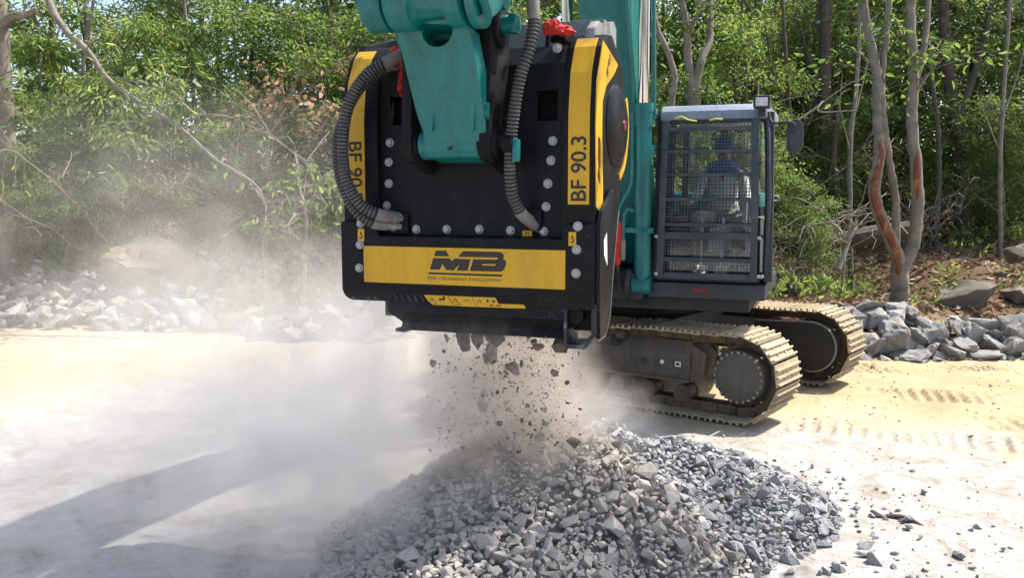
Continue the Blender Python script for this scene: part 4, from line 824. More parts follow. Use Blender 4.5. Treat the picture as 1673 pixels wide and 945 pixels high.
# ---- undercarriage: its own heading, sprocket end towards the camera
ua = R(-37 - U.deg); to = Vector((1.545, 10.35, 0)) - U.o; uo = Vector((to.dot(U.r), to.dot(U.b), 0))
b = B(); b.prism([(-0.75, 0.42), (0.75, 0.42), (0.62, 0.86), (-0.62, 0.86)], -0.72, 0.72, 'x', bev=0.02)
for s in (-1, 1):
    for t in (-1, 1): b.bar((s * 0.45, t * 0.45, 0.62), (s * 0.95, t * 0.98, 0.56), 0.34, 0.34, bev=0.02)
b.lathe((0, 0, 0.84), (0, 0, 1), [(0, 0.62), (0.10, 0.62), (0.10, 0.56), (0.22, 0.56)], 32)
cb = b.build('car_body', M['underside'], ex, uo, (0, 0, ua))
SX, SR, SZ = 1.72, 0.355, 0.452
straight = 2 * SX; loop = 2 * straight + 2 * math.pi * SR; NS = 48
def track_at(t):                                             # point, inward normal, along a closed loop; t in metres
    t %= loop
    if t < straight: x = -SX + t; return Vector((x, 0, SZ - SR)), Vector((0, 0, 1)), Vector((1, 0, 0))
    t -= straight
    if t < math.pi * SR: a = -math.pi / 2 + t / SR; return Vector((SX + SR * math.cos(a), 0, SZ + SR * math.sin(a))), Vector((-math.cos(a), 0, -math.sin(a))), Vector((-math.sin(a), 0, math.cos(a)))
    t -= math.pi * SR
    if t < straight:
        x = SX - t; u_ = (x / SX); sag = 0.028 * (1 - u_ ** 2) + 0.012 * math.sin(x * 5.2) * (1 - u_ ** 2); return Vector((x, 0, SZ + SR - sag)), Vector((0, 0, -1)), Vector((-1, 0, 0))
    t -= straight; a = math.pi / 2 + t / SR; return Vector((-SX + SR * math.cos(a), 0, SZ + SR * math.sin(a))), Vector((-math.cos(a), 0, -math.sin(a))), Vector((-math.sin(a), 0, math.cos(a)))
b = B(); b.prism([(-0.096, -0.045), (0.108, -0.052), (0.108, -0.062), (-0.096, -0.057)], -0.30, 0.30, 'y')
for x in (-0.078, -0.012, 0.056): b.prism([(x - 0.013, -0.058), (x + 0.013, -0.058), (x + 0.008, -0.086), (x - 0.008, -0.086)], -0.298, 0.298, 'y')
for s in (-1, 1):
    for x in (-0.038, 0.036): b.box((x, s * 0.10, -0.064), (0.022, 0.03, 0.012))
shoe_m = b.mesh('track_shoe', 30); shoe_m.materials.append(M['shoe'])
def crawler(side):
    b = B(); o_ = -1 if side < 0 else 1                      # track frame beam
    b.prism([(-0.15, 0.33), (0.15, 0.33), (0.16, 0.60), (0.08, 0.735), (-0.08, 0.735), (-0.16, 0.60)], -1.38, 1.20, 'x', bev=0.012)
    b.prism([(1.19, 0.31), (1.34, 0.40), (1.36, 0.62), (1.19, 0.72)], -0.12, 0.12, 'y', bev=0.01)
    b.mm(-0.25, 0.20, -0.18, -0.15, 0.135, 0.335, 0.012)   # roller guard
    b.mm(-1.2, -0.8, -0.18, -0.15, 0.135, 0.335, 0.012)
    b.mm(-0.25, 0.20, 0.15, 0.18, 0.135, 0.335, 0.012)
    b.mm(-1.38, 1.20, -0.175, -0.14, 0.325, 0.352, 0.004)
    tr = b.build('crawler_track', M['frame'], ex, uo + Matrix.Rotation(ua, 3, 'Z') @ Vector((0, side * 1.09, 0)), (0, 0, ua))
    for k in range(7):
        x = -1.2 + k * 0.385
        b = B(); b.lathe((x, -0.15, 0.205), (0, 1, 0), [(0, 0.06), (0.01, 0.088), (0.09, 0.088), (0.09, 0.075), (0.21, 0.075), (0.21, 0.088), (0.29, 0.088), (0.30, 0.06)], 18); b.build('track_roller', M['muddy'], tr)
    for x in (-0.62, 0.42):
        b = B(); b.lathe((x, -0.20, 0.765 - 0.02), (0, 1, 0), [(0, 0.035), (0.03, 0.062), (0.37, 0.062), (0.40, 0.035)], 16); b.mm(x - 0.03, x + 0.03, -0.05, 0.05, 0.70, 0.75); b.build('carrier_roller', M['muddy'], tr)
    # sprocket with teeth, drive cover and its ring of bolts
    b = B(); N = 21; rg = []
    for y in (-0.03, 0.03):
        rg.append([(SX + (0.335 if k % 4 in (0, 1) else 0.285) * math.cos(2 * math.pi * k / (4 * N)), y, SZ + (0.335 if k % 4 in (0, 1) else 0.285) * math.sin(2 * math.pi * k / (4 * N))) for k in range(4 * N)])
    b.rings(rg); b.build('sprocket', M['muddy'], tr)
    b = B(); f = -1
    b.lathe((SX, 0.26, SZ), (0, f, 0), [(0, 0.20), (0.05, 0.245), (0.21, 0.26), (0.23, 0.30), (0.295, 0.30), (0.305, 0.268), (0.40, 0.264), (0.435, 0.252), (0.445, 0.232), (0.448, 0.0)], 40)
    for k in range(24):
        a = 2 * math.pi * k / 24; bb_ = bb_ if k else B(); c = (SX + 0.234 * math.cos(a), -0.178, SZ + 0.240 * math.sin(a)); bb_.lathe(c, (0, -1, 0), [(0, 0.015), (0.026, 0.015)], 6)
    b.build('drive_cover', M['drive'], tr); br_ = bb_.build('bolt_ring', M['steel'], tr); br_['kind'] = 'stuff'
    b = B(); b.lathe((-SX, -0.13, SZ), (0, 1, 0), [(0, 0.20), (0.02, 0.28), (0.07, 0.30), (0.07, 0.335), (0.19, 0.335), (0.19, 0.30), (0.24, 0.28), (0.26, 0.20)], 32); b.mm(-SX - 0.06, -SX + 0.5, -0.19, 0.19, SZ - 0.09, SZ + 0.09, 0.01); b.build('idler', M['muddy'], tr)
    bl_ = B(); step = loop / NS
    for k in range(NS):
        p, nn, tt = track_at(k * step + 0.07); mt = Matrix((tt, nn.cross(tt), nn)).transposed()
        put('track_shoe', shoe_m, None, tr, p, mt.to_euler())
        for s in (-1, 1): bl_.box(p + nn * 0.005 + Vector((0, s * 0.085, 0)), (step * 0.97, 0.030, 0.088), rot=mt, bev=0.006)
    bl_.build('link_chain', M['muddy'], tr)
    if side < 0:
        b = B(); b.mm(0.66, 0.735, -0.1605, -0.14, 0.46, 0.54, 0.02); b.build('access_hole', M['rubber'], tr)
        b = B(); b.lathe((0.35, -0.122, 0.668), (0, -0.85, 0.53), [(0, 0.075), (0.004, 0.075)], 20); b.build('access_hole', M['rubber'], tr)
        b = B(); b.mm(1.045, 1.105, -0.1625, -0.14, 0.475, 0.525); d_ = b.build('maker_plate', M['white'], tr)
        b = B(); b.lathe((0.90, -0.145, 0.505), (0, -1, 0), [(0, 0.022), (0.018, 0.022)], 16); b.build('maker_plate', M['white'], tr)
        b = B(); b.mm(1.055, 1.095, -0.1635, -0.155, 0.488, 0.512); b.build('plate_print', M['ink'], tr)
    else:                                                     # smooth motor guard with a worn rim seen on the inner side
        b = B(); op = []
        for k in range(17): a = R(-100 + k * 12.5); op.append((SX - 0.02 + 0.285 * math.cos(a), SZ + 0.285 * math.sin(a)))
        op += [(0.95, SZ + 0.25), (0.95, SZ - 0.2)]
        b.prism(op, -0.262, -0.235, 'y', bev=0.012); b.build('motor_guard', M['underside'], tr)
        b = B(); rim = [(p_[0], -0.250, p_[1]) for p_ in op[:17]] + [(0.95, -0.250, SZ + 0.25)]; b.tube(rim, 0.014, 6); b.build('guard_rim', M['steel'], tr)
    return tr
crawler(-1); crawler(1)
# ---- revolving frame and house
b = B(); b.mm(-1.30, 1.22, -1.30, 2.0, 1.06, 1.22, 0.02); b.mm(-0.42, 0.22, -1.42, 1.2, 1.16, 1.42, 0.02)
b.prism([(-1.45, 1.10), (-0.3, 1.10), (-0.15, 1.75), (-0.35, 1.95), (-0.6, 1.9)], -0.46, -0.42, 'x'); b.prism([(-1.45, 1.10), (-0.3, 1.10), (-0.15, 1.75), (-0.35, 1.95), (-0.6, 1.9)], 0.20, 0.24, 'x')
b.build('revolving_frame', M['underside'], ex)
b = B(); b.mm(-1.28, -0.50, -1.15, 1.9, 1.222, 2.05, 0.04); b.build('side_locker', M['teal'], ex)
b = B(); b.mm(-0.48, 1.16, 0.45, 1.9, 1.222, 2.2, 0.05); b.build('engine_hood', M['teal'], ex)
b = B(); pr = [(-1.28, 1.75)] + [(-1.28 + 2.46 * k / 10, 2.35 + 0.33 * math.sin(math.pi * k / 10)) for k in range(11)] + [(1.18, 1.75)]; b.prism(pr, 1.05, 2.15, 'z', bev=0.06); b.build('counterweight', M['cabgrey'], ex)
for k, (x, z) in enumerate([(-0.30, 1.35), (-0.10, 1.45), (0.05, 1.32), (-0.22, 1.55)]):
    b = B(); b.tube(spline([(x, -1.2, z), (x + 0.05, -1.5, z + 0.12), (x + 0.02, -1.48, z - 0.12), (x - 0.04, -1.2, z - 0.16)], 16)[0], 0.022, 8); b.build('valve_hose', M['rubber'], ex)
# ---- boom, pivoted between the frame cheeks
BX0, BX1 = -0.36, 0.10
boom = [(-0.25, 1.42), (-0.78, 1.46), (-1.35, 3.05), (-2.05, 4.50), (-2.60, 4.86), (-4.50, 5.02), (-4.72, 5.50), (-4.62, 5.72), (-2.5, 5.95), (-1.7, 5.55), (-0.95, 3.9), (-0.12, 1.95), (-0.10, 1.65)]  # underside deepened out of view so the boom casts a broader shadow
b = B(); b.prism(boom, BX0, BX1, 'x', bev=0.018); b.lathe((BX0 - 0.05, -0.3, 1.72), (1, 0, 0), [(0, 0.15), (0.56, 0.15)], 24); bo = b.build('boom', M['teal'], ex)
b = B(); b.prism([(-0.55, 1.80), (-1.36, 3.10), (-1.9, 4.25), (-1.75, 4.3), (-1.15, 3.15), (-0.45, 1.85)], BX1 + 0.0, BX1 + 0.022, 'x'); b.build('boom_flange', M['teal'], bo)
b = B(); b.tube(spline([(BX1 + 0.04, -0.62, 1.85), (BX1 + 0.04, -1.02, 2.1), (BX1 + 0.045, -1.30, 2.5), (BX1 + 0.045, -1.62, 3.2), (BX1 + 0.045, -2.1, 4.3)], 30)[0], 0.022, 8); b.build('boom_pipe', M['teal'], bo)
b = B(); b.mm(-0.08, 0.03, -1.06, -0.99, 2.28, 2.40, 0.01); b.build('boom_sticker', M['white'], bo)
# ---- boom cylinders
def ram(p, q, r_, f, name, rodr=None, clamp=True):
    p, q = Vector(p), Vector(q); d = (q - p).normalized(); L0 = (q - p).length; b = B()
    b.lathe(p, (1, 0, 0), [(-0.09, 0.09), (0.09, 0.09)], 20)
    b.lathe(p, d, [(0.05, r_ * 0.8), (0.10, r_ * 0.85), (0.10, r_), (0.24, r_), (0.24, r_ * 0.96), (L0 * f - 0.22, r_ * 0.96), (L0 * f - 0.22, r_ * 1.12), (L0 * f - 0.08, r_ * 1.12), (L0 * f - 0.08, r_ * 1.2), (L0 * f, r_ * 1.2), (L0 * f, r_ * 0.75)], 28)
    c = b.build(name, M['teal'], ex)
    b = B(); b.lathe(p + d * (L0 * f - 0.02), d, [(0, rodr or r_ * 0.66), (L0 * (1 - f), rodr or r_ * 0.66)], 24); b.build('rod', M['chrome'], c)
    b = B(); b.lathe(q, (1, 0, 0), [(-0.08, 0.10), (0.08, 0.10)], 20); b.build('rod_eye', M['teal'], c); return c
c = ram((0.205, -1.36, 1.30), (0.245, -1.72, 4.75), 0.082, 0.505, 'boom_cylinder')
b = B(); b.tube([(0.315, -1.48, 2.9), (0.33, -1.60, 3.4), (0.325, -1.74, 4.6)], 0.022, 8); b.mm(0.27, 0.34, -1.52, -1.44, 2.93, 2.99, 0.006); b.build('feed_pipe', M['teal'], c)
b = B(); b.tube(spline([(0.13, -1.56, 2.95), (0.125, -1.53, 2.4), (0.10, -1.50, 2.25), (0.0, -1.49, 2.06), (-0.02, -1.49, 1.9)], 24)[0], 0.018, 8); b.tube(spline([(0.14, -1.47, 2.02), (0.08, -1.5, 2.04), (0.045, -1.5, 1.96), (0.04, -1.5, 1.75)], 16)[0], 0.018, 8); b.build('feed_pipe', M['teal'], c)
b = B(); b.mm(0.01, 0.33, -1.50, -1.46, 1.815, 1.865, 0.006); b.build('pipe_clamp', M['teal'], c)
b = B(); b.lathe((0.23, -1.44, 2.62), (0, 0, 1), [(-0.02, 0.1), (0.03, 0.1)], 24); b.build('pipe_clamp', M['teal'], c)
b = B(); b.lathe((-0.02, -1.49, 1.50), (0.02, 0, 1), [(0, 0.030), (0.06, 0.042), (0.2, 0.040), (0.36, 0.048), (0.42, 0.04)], 12); sl = b.build('red_sleeve', M['red'], c)
b = B(); b.lathe((0.04, -1.5, 1.55), (0, 0, 1), [(0, 0.022), (0.16, 0.026), (0.2, 0.02)], 10); b.build('hose_fitting', M['sleeve'], c)
b = B(); b.tube(spline([(-0.02, -1.49, 1.52), (0.0, -1.45, 1.3), (0.03, -1.3, 1.15)], 12)[0], 0.02, 8); b.build('valve_hose', M['rubber'], c)
ram((-0.47, -1.36, 1.30), (-0.51, -1.72, 4.75), 0.082, 0.505, 'boom_cylinder')
b = B(); b.tube(spline([(0.30, -1.3, 3.0), (0.325, -1.25, 2.7), (0.37, -1.15, 2.45), (0.37, -1.0, 2.0)], 20)[0], 0.018, 8); b.build('cab_hose', M['rubber'], ex)
# ---- arm (stick), its cylinder, links
def ku(v): v = Vector(v); return v + KU
PAu, PLu = ku((0, PA[0], PA[1])), ku((0, PL[0], PL[1])); ac = -0.17 + KU.x
arm = [(PAu.y - 0.15, PAu.z - 0.09), (PAu.y + 0.12, PAu.z - 0.11), (PAu.y + 0.2, PAu.z + 0.1), (-4.3, 5.25), (-4.35, 6.0), (-4.75, 6.7), (-5.0, 6.65), (-5.0, 5.4), (PAu.y - 0.17, PAu.z + 0.12)]
b = B(); b.prism(arm, ac - 0.19, ac + 0.17, 'x', bev=0.02); b.lathe((ac - 0.225, PAu.y, PAu.z), (1, 0, 0), [(0, 0.14), (0.45, 0.14)], 28)
b.lathe((ac + 0.10, PAu.y - 0.10, PAu.z + 0.13), (1, 0, 0), [(0, 0.10), (0.22, 0.10), (0.22, 0.075), (0.30, 0.075)], 24); b.build('arm', M['teal'], ex)
# bucket link: forked casting with an oval window, leaning out to the rocker pin
def lk(px, py): return K.loc(px, py, -0.225 - 0.275 * (240 - py) / 235)
OUT = [(643, 36), (655, 84), (668, 140), (681, 190), (690, 214), (690, 248), (700, 257), (784, 257), (793, 248), (794, 214), (786, 160), (777, 100), (768, 60), (764, 36)]
HOL = [(713 + 25 * math.cos(R(a)), 46 + 29 * math.sin(R(a))) for a in range(0, 360, 20)]
bm = bmesh.new(); ed = []
for lp in (OUT, HOL):
    vs = [bm.verts.new(ku(lk(*p))) for p in lp]; ed += [bm.edges.new((vs[i], vs[(i + 1) % len(vs)])) for i in range(len(vs))]
res = bmesh.ops.triangle_fill(bm, edges=ed, use_beauty=True); fs = [g for g in res['geom'] if isinstance(g, bmesh.types.BMFace)]
ext = bmesh.ops.extrude_face_region(bm, geom=fs); dv = Vector((0, 0.16, -0.03))
bmesh.ops.translate(bm, verts=[g for g in ext['geom'] if isinstance(g, bmesh.types.BMVert)], vec=dv); bmesh.ops.recalc_face_normals(bm, faces=bm.faces[:])
sharp = [e for e in bm.edges if len(e.link_faces) == 2 and e.calc_face_angle() > R(35)]
bmesh.ops.bevel(bm, geom=sharp, offset=0.014, segments=3, profile=0.6, affect='EDGES')
lm_ = bpy.data.meshes.new('bucket_link'); bm.to_mesh(lm_); bm.free(); smooth(lm_, 30); link = put('bucket_link', lm_, M['teal'], ex)
a_, c_ = ku(K.loc(690, 234, -0.165)), ku(K.loc(793, 234, -0.165)); b = B(); b.lathe((a_.x, PLu.y, PLu.z), (1, 0, 0), [(0, 0.076), (0.006, 0.082), (c_.x - a_.x - 0.006, 0.082), (c_.x - a_.x, 0.076)], 28); b.build('link_boss', M['teal'], link)
TP = ku(K.loc(700, -2, -0.50)); x0 = ku(K.loc(605, 2, -0.50)).x; k_ = (ku(K.loc(850, 2, -0.5)).x - x0) / 245
pf = [(0, 0.130), (4, 0.150), (33, 0.150), (36, 0.140), (37, 0.118), (42, 0.118), (43, 0.150), (80, 0.150), (83, 0.115), (86, 0.105), (134, 0.105), (138, 0.150), (163, 0.150), (165, 0.12)]
b = B(); b.lathe((x0, TP.y, TP.z), (1, 0, 0), [(t * k_, r_) for t, r_ in pf], 40); b.build('link_boss', M['teal'], link)
b = B(); b.lathe((x0 + 163 * k_, TP.y + 0.03, TP.z), (1, 0, 0), [(0, 0.10), (8 * k_, 0.10), (8 * k_, 0.155), (20 * k_, 0.155), (22 * k_, 0.14), (23 * k_, 0.075), (34 * k_, 0.075), (36 * k_, 0.06)], 28); b.build('rocker_pin', M['teal'], link)
for px, py in ((654, 36), (732, 31), (737, 243)):
    p = ku(lk(px, py)); p.y -= 0.018 if py > 100 else 0.045; b = B(); b.lathe(p, (0, 1, 0.25), [(-0.012, 0.010), (0.03, 0.010)], 10); b.build('grease_nipple', M['rubber'], link)
for px0, px1, y0, y1 in ((700, 709, 190, 214), (768, 776, 170, 214)):        # cast ribs
    b = B(); b.slab([ku(lk(px0, y0)) + Vector((0, -0.004, 0)), ku(lk(px1, y0)) + Vector((0, -0.004, 0)), ku(lk(px1, y1)) + Vector((0, -0.028, 0)), ku(lk(px0, y1)) + Vector((0, -0.028, 0))], (0, 0.03, 0)); b.build('rib', M['teal'], link)
p = ku(lk(790, 180)); b = B(); b.lathe((p.x - 0.02, p.y + 0.07, p.z), (1, 0, 0), [(0, 0.05), (0.03, 0.05), (0.034, 0.04)], 20); b.build('side_plug', M['teal'], link)
for s, xx in ((-1, x0 - 0.03), (1, x0 + 190 * k_)):
    b = B(); b.prism([(TP.y - 0.11, TP.z - 0.02), (TP.y - 0.02, TP.z - 0.12), (TP.y + 0.09, TP.z - 0.06), (-4.80, 3.88), (-4.78, 4.02), (-4.92, 4.05), (TP.y - 0.08, TP.z + 0.1)], xx, xx + 0.05, 'x', bev=0.01); b.build('rocker_link', M['teal'], ex)
b = B(); b.mm(ac + 0.16, ac + 0.36, -5.0, -4.85, 3.85, 4.0); b.build('rocker_pivot', M['teal'], ex)
c = ram((ac, -5.15, 6.2), (ac, TP.y, TP.z + 0.02), 0.075, 0.62, 'bucket_cylinder')
c = ram((ac, -2.6, 6.15), (ac, -4.85, 6.55), 0.08, 0.6, 'arm_cylinder')
# ---- cab
b = B()
cx0, cx1, cy0, cy1 = 0.315, 1.385, -1.30, 0.32
for x, lean, xr in ((cx0, 0.03, cx0), (cx1, -0.03, cx1 - 0.10)):   # pillars; the cab narrows towards its rear
    b.bar((x, cy0 + 0.03, 1.36), (x + lean, cy0 + 0.10, 2.95), 0.075, 0.085, (0, 1, 0), bev=0.012); b.bar((xr, cy1, 1.36), (xr + lean, cy1, 2.95), 0.07, 0.07, (0, 1, 0), bev=0.012)
    b.bar((xr + (x - xr) * 0.5, -0.55, 1.36), (xr + (x - xr) * 0.5 + lean, -0.55, 2.95), 0.05, 0.06, (0, 1, 0), bev=0.01)
    b.slab([(x - 0.02, cy0 + 0.05, 1.36), (x - 0.02, cy0 + 0.05, 1.98), (xr - 0.02, cy1, 1.98), (xr - 0.02, cy1, 1.36)], (0.035, 0, 0))
b.mm(cx0 - 0.03, cx1 - 0.08, cy1 - 0.02, cy1 + 0.02, 1.36, 2.05, 0.006)
b.mm(cx0, cx1 - 0.09, cy0 + 0.02, cy1, 1.345, 1.38); b.mm(cx0 + 0.03, cx1 - 0.03, cy0 + 0.05, cy0 + 0.11, 2.86, 2.95, 0.01)
cab = b.build('cab', M['cabgrey'], ex)
b = B(); b.prism([(cy0 - 0.03, 2.885), (cy0 - 0.02, 2.97), (cy0 + 0.06, 3.03), (cy1 + 0.05, 3.05), (cy1 + 0.08, 2.93), (cy0 + 0.2, 2.90)], cx0 + 0.035, cx1 - 0.055, 'x', bev=0.018); b.build('roof', M['cabroof'], cab)
b = B(); b.mm(cx0 - 0.06, cx1 - 0.02, cy0 - 0.06, cy1, 1.185, 1.335, 0.02); b.build('bumper', M['cabgrey'], cab)
b = B(); b.mm(0.68, 0.84, cy0 - 0.0635, cy0 - 0.055, 1.245, 1.285); b.build('bumper_print', M['warn_red'], cab)
for x in (cx0 + 0.01, cx1 - 0.045):
    b = B(); b.mm(x - 0.004, x + 0.004, cy0 + 0.12, -0.60, 2.0, 2.88); b.build('side_window', M['glass'], cab)
b = B(); b.mm(cx0 + 0.06, cx1 - 0.06, cy0 + 0.075, cy0 + 0.082, 1.42, 2.86); b.build('windscreen', M['glass'], cab)
b = B(); b.mm(cx0 + 0.06, cx1 - 0.15, cy1 - 0.004, cy1 + 0.004, 2.06, 2.88); b.build('rear_window', M['glass'], cab)
b = B(); b.tube([(cx1 - 0.03, cy0 + 0.02, 1.40), (cx1 - 0.02, cy0 + 0.0, 2.2), (cx1 - 0.045, cy0 + 0.02, 2.75), (cx1 - 0.07, cy0 + 0.08, 2.9)], 0.028, 10); b.build('corner_tube', M['cabgrey'], cab)
b = B(); b.tube(spline([(cx1, -1.0, 2.17), (cx1 + 0.05, -1.0, 2.165), (cx1 + 0.055, -1.0, 2.13), (cx1, -1.0, 2.12)], 12)[0], 0.008, 6); b.build('door_handle', M['steel'], cab)
GY_ = -1.375; gt0, gt1, gb0, gb1, gz0, gz1 = 0.372, 1.272, 0.342, 1.292, 1.375, 2.885   # front guard
def gx_(s, z): t = (z - gz0) / (gz1 - gz0); return (gb0 + (gt0 - gb0) * t) if s < 0 else (gb1 + (gt1 - gb1) * t)
b = B()
for s in (-1, 1): b.bar((gx_(s, gz0) - s * 0.035, GY_, gz0), (gx_(s, gz1) - s * 0.035, GY_ + 0.02, gz1), 0.065, 0.05, (0, 1, 0), bev=0.006)
gf_ = b.build('guard_frame', M['guard'], cab)
for z, h in ((1.405, 0.06), (1.56, 0.04), (1.79, 0.07), (1.895, 0.028), (2.14, 0.032), (2.37, 0.028), (2.59, 0.028), (2.80, 0.036)):
    b = B(); b.mm(gx_(-1, z) + 0.06, gx_(1, z) - 0.06, GY_ - 0.012, GY_ + 0.018, z - h / 2, z + h / 2, 0.005); b.build('guard_bar', M['guard'], cab)
b = B(); 
for z in np.arange(1.43, 2.87, 0.030): b.mm(gx_(-1, z) + 0.06, gx_(1, z) - 0.06, GY_ + 0.022, GY_ + 0.0255, z - 0.0024, z + 0.0024)
for x in np.arange(0.42, 1.24, 0.030): b.mm(x - 0.0024, x + 0.0024, GY_ + 0.0255, GY_ + 0.029, 1.42, 2.86)
wm = b.build('wire_mesh', M['wire'], cab); wm['kind'] = 'stuff'
for x, z in ((0.34, 1.78), (0.345, 1.42), (1.30, 1.78), (1.305, 1.42), (1.335, 1.42)):
    b = B(); b.lathe((x, GY_ - 0.005, z), (0, -1, 0), [(0, 0.018), (0.02, 0.018), (0.022, 0.012)], 8); b.build('guard_bolt', M['bolt'], cab)
b = B(); b.tube(spline([(0.50, GY_ + 0.0, 2.90), (0.56, GY_ - 0.02, 2.915), (0.62, GY_ - 0.02, 2.885), (0.70, GY_, 2.87)], 14)[0], 0.008, 6); b.build('strap', M['strap'], cab)
b = B(); b.tube(spline([(0.82, GY_ + 0.0, 2.875), (0.88, GY_ - 0.02, 2.885), (0.94, GY_ - 0.01, 2.88)], 8)[0], 0.008, 6); b.build('strap', M['strap'], cab)
b = B(); b.mm(1.215, 1.365, -1.44, -1.34, 2.965, 3.085, 0.018); b.mm(1.26, 1.32, -1.38, -1.30, 2.90, 2.97); lp_ = b.build('work_lamp', M['rubber'], cab)
b = B(); b.mm(1.235, 1.345, -1.447, -1.435, 2.985, 3.065, 0.008); b.build('lamp_lens', M['lens'], lp_).parent = cab
b = B(); b.tube(spline([(1.345, -1.33, 2.94), (1.37, -1.36, 2.86), (1.42, -1.42, 2.83), (1.54, -1.46, 2.83), (1.585, -1.46, 2.81), (1.585, -1.45, 2.72)], 20)[0], 0.012, 8); b.build('mirror_arm', M['rubber'], cab)
b = B(); b.prism(rrect(1.515, 1.66, 2.55, 2.86, (0.07, 0.07, 0.07, 0.07)), -1.44, -1.40, 'y', bev=0.012); b.prism(rrect(1.54, 1.635, 2.575, 2.835, (0.045,) * 4), -1.452, -1.44, 'y', bev=0.006); b.build('mirror', M['cabgrey'], cab)
b = B(); b.prism(rrect(1.525, 1.65, 2.56, 2.85, (0.06,) * 4), -1.40, -1.396, 'y'); b.build('mirror_glass', M['mirror'], cab)
M['seat'] = paint('grey_seat_cloth', (0.14, 0.14, 0.14), 0.9, (0.25, 0.23, 0.2), 0.4, 8)
# inside: seat, consoles, levers, pedals
b = B(); b.mm(0.58, 1.08, -0.62, -0.12, 1.74, 1.86, 0.04); b.bar((0.83, -0.12, 1.82), (0.83, 0.02, 2.45), 0.48, 0.12, (0, 1, 0), bev=0.04); b.mm(0.68, 0.98, -0.55, -0.15, 1.38, 1.74); b.build('seat', M['seat'], cab)
for x, s in ((0.46, -1), (1.20, 1)):
    b = B(); b.mm(x - 0.08, x + 0.08, -0.75, -0.1, 1.55, 1.95, 0.03); b.build('console', M['seat'], cab)
    b = B(); b.tube([(x, -0.68, 1.94), (x, -0.72, 2.05), (x - s * 0.01, -0.72, 2.13)], [0.014, 0.014, 0.024], 8); b.build('control_lever', M['rubber'], cab)
for x in (0.72, 0.92):
    b = B(); b.tube([(x, -1.02, 1.38), (x, -1.0, 1.65), (x, -0.97, 1.95)], 0.014, 8); b.box((x, -1.06, 1.43), (0.12, 0.2, 0.015), rot=Matrix.Rotation(R(25), 3, 'X')); b.build('travel_lever', M['white'], cab)
b = B(); b.prism([(0.74, 1.60), (0.96, 1.62), (0.98, 1.86), (0.76, 1.84)], -0.72, -0.70, 'y'); b.build('floor_sheet', M['white'], cab)

# ------------------------------------------------------------------ the operator
def skin_body(name, vs, es, rad, mats, pick, parent, sub=2):
    m = bpy.data.meshes.new(name); m.from_pydata([tuple(v) for v in vs], es, []); o = bpy.data.objects.new(name, m); col.objects.link(o)
    md = o.modifiers.new('skin', 'SKIN'); md.use_smooth_shade = True
    for i, s in enumerate(m.skin_vertices[0].data): s.radius = (rad[i], rad[i]) if not isinstance(rad[i], tuple) else rad[i]; s.use_root = (i == 0)
    sb = o.modifiers.new('sub', 'SUBSURF'); sb.levels = sub; sb.render_levels = sub; bpy.context.view_layer.update()
    nm = bpy.data.meshes.new_from_object(o.evaluated_get(bpy.context.evaluated_depsgraph_get())); bpy.data.objects.remove(o); nm.materials.clear()
    for mt in mats: nm.materials.append(mt)
    for p in nm.polygons: p.material_index = pick(p.center); p.use_smooth = True
    return put(name, nm, None, parent)
def check_mat():
    m, n, l, b = nodes('checked_shirt'); v = vec_in(n, l); sp = n.new('ShaderNodeSeparateXYZ'); l.new(v, sp.inputs[0]); outs = []
    for ax in ('X', 'Z'):
        a = n.new('ShaderNodeMath'); a.operation = 'MULTIPLY'; a.inputs[1].default_value = 26; l.new(sp.outputs[ax], a.inputs[0]); f = n.new('ShaderNodeMath'); f.operation = 'FRACT'; l.new(a.outputs[0], f.inputs[0])
        g = n.new('ShaderNodeMath'); g.operation = 'LESS_THAN'; g.inputs[1].default_value = 0.25; l.new(f.outputs[0], g.inputs[0]); outs.append(g.outputs[0])
    mx = n.new('ShaderNodeMath'); mx.operation = 'MAXIMUM'; l.new(outs[0], mx.inputs[0]); l.new(outs[1], mx.inputs[1])
    l.new(mixc(n, l, mx.outputs[0], (0.80, 0.82, 0.78), (0.14, 0.22, 0.17)), b.inputs['Base Color']); b.inputs['Roughness'].default_value = 0.85; return m
M['shirt'] = check_mat(); M['khaki'] = paint('khaki_cloth', (0.36, 0.29, 0.21), 0.9, (0.15, 0.12, 0.09), 0.4, 8); M['skin'] = plain('skin', (0.23, 0.12, 0.075), 0.55); M['blue'] = paint('blue_cloth', (0.06, 0.10, 0.27), 0.9, (0.09, 0.12, 0.24), 0.5, 14)
M['boot'] = plain('dark_boot', (0.03, 0.025, 0.02), 0.6)
pe = empty('person', U.o + U.r * 0.84 + U.b * -0.36 + Vector((0, 0, 1.86)), R(U.deg)); tag(pe, 'operator in checked shirt and blue head scarf seated behind the cab mesh', 'person')
vs, es, rad = [], [], []
def jt(p, r_, par=None):
    vs.append(Vector(p)); rad.append(r_); i = len(vs) - 1
    if par is not None: es.append((par, i))
    return i
pel = jt((0, 0, 0.10), (0.165, 0.12)); wst = jt((0, 0.03, 0.25), (0.15, 0.11), pel); chs = jt((0, 0.04, 0.43), (0.175, 0.12), wst); sh = jt((0, 0.03, 0.55), (0.12, 0.085), chs); nk = jt((0, 0.01, 0.63), 0.055, sh); hd0 = jt((0, -0.01, 0.71), (0.068, 0.078), nk); hd = jt((0, -0.015, 0.79), (0.078, 0.095), hd0); hd2 = jt((0, -0.005, 0.86), (0.062, 0.075), hd)
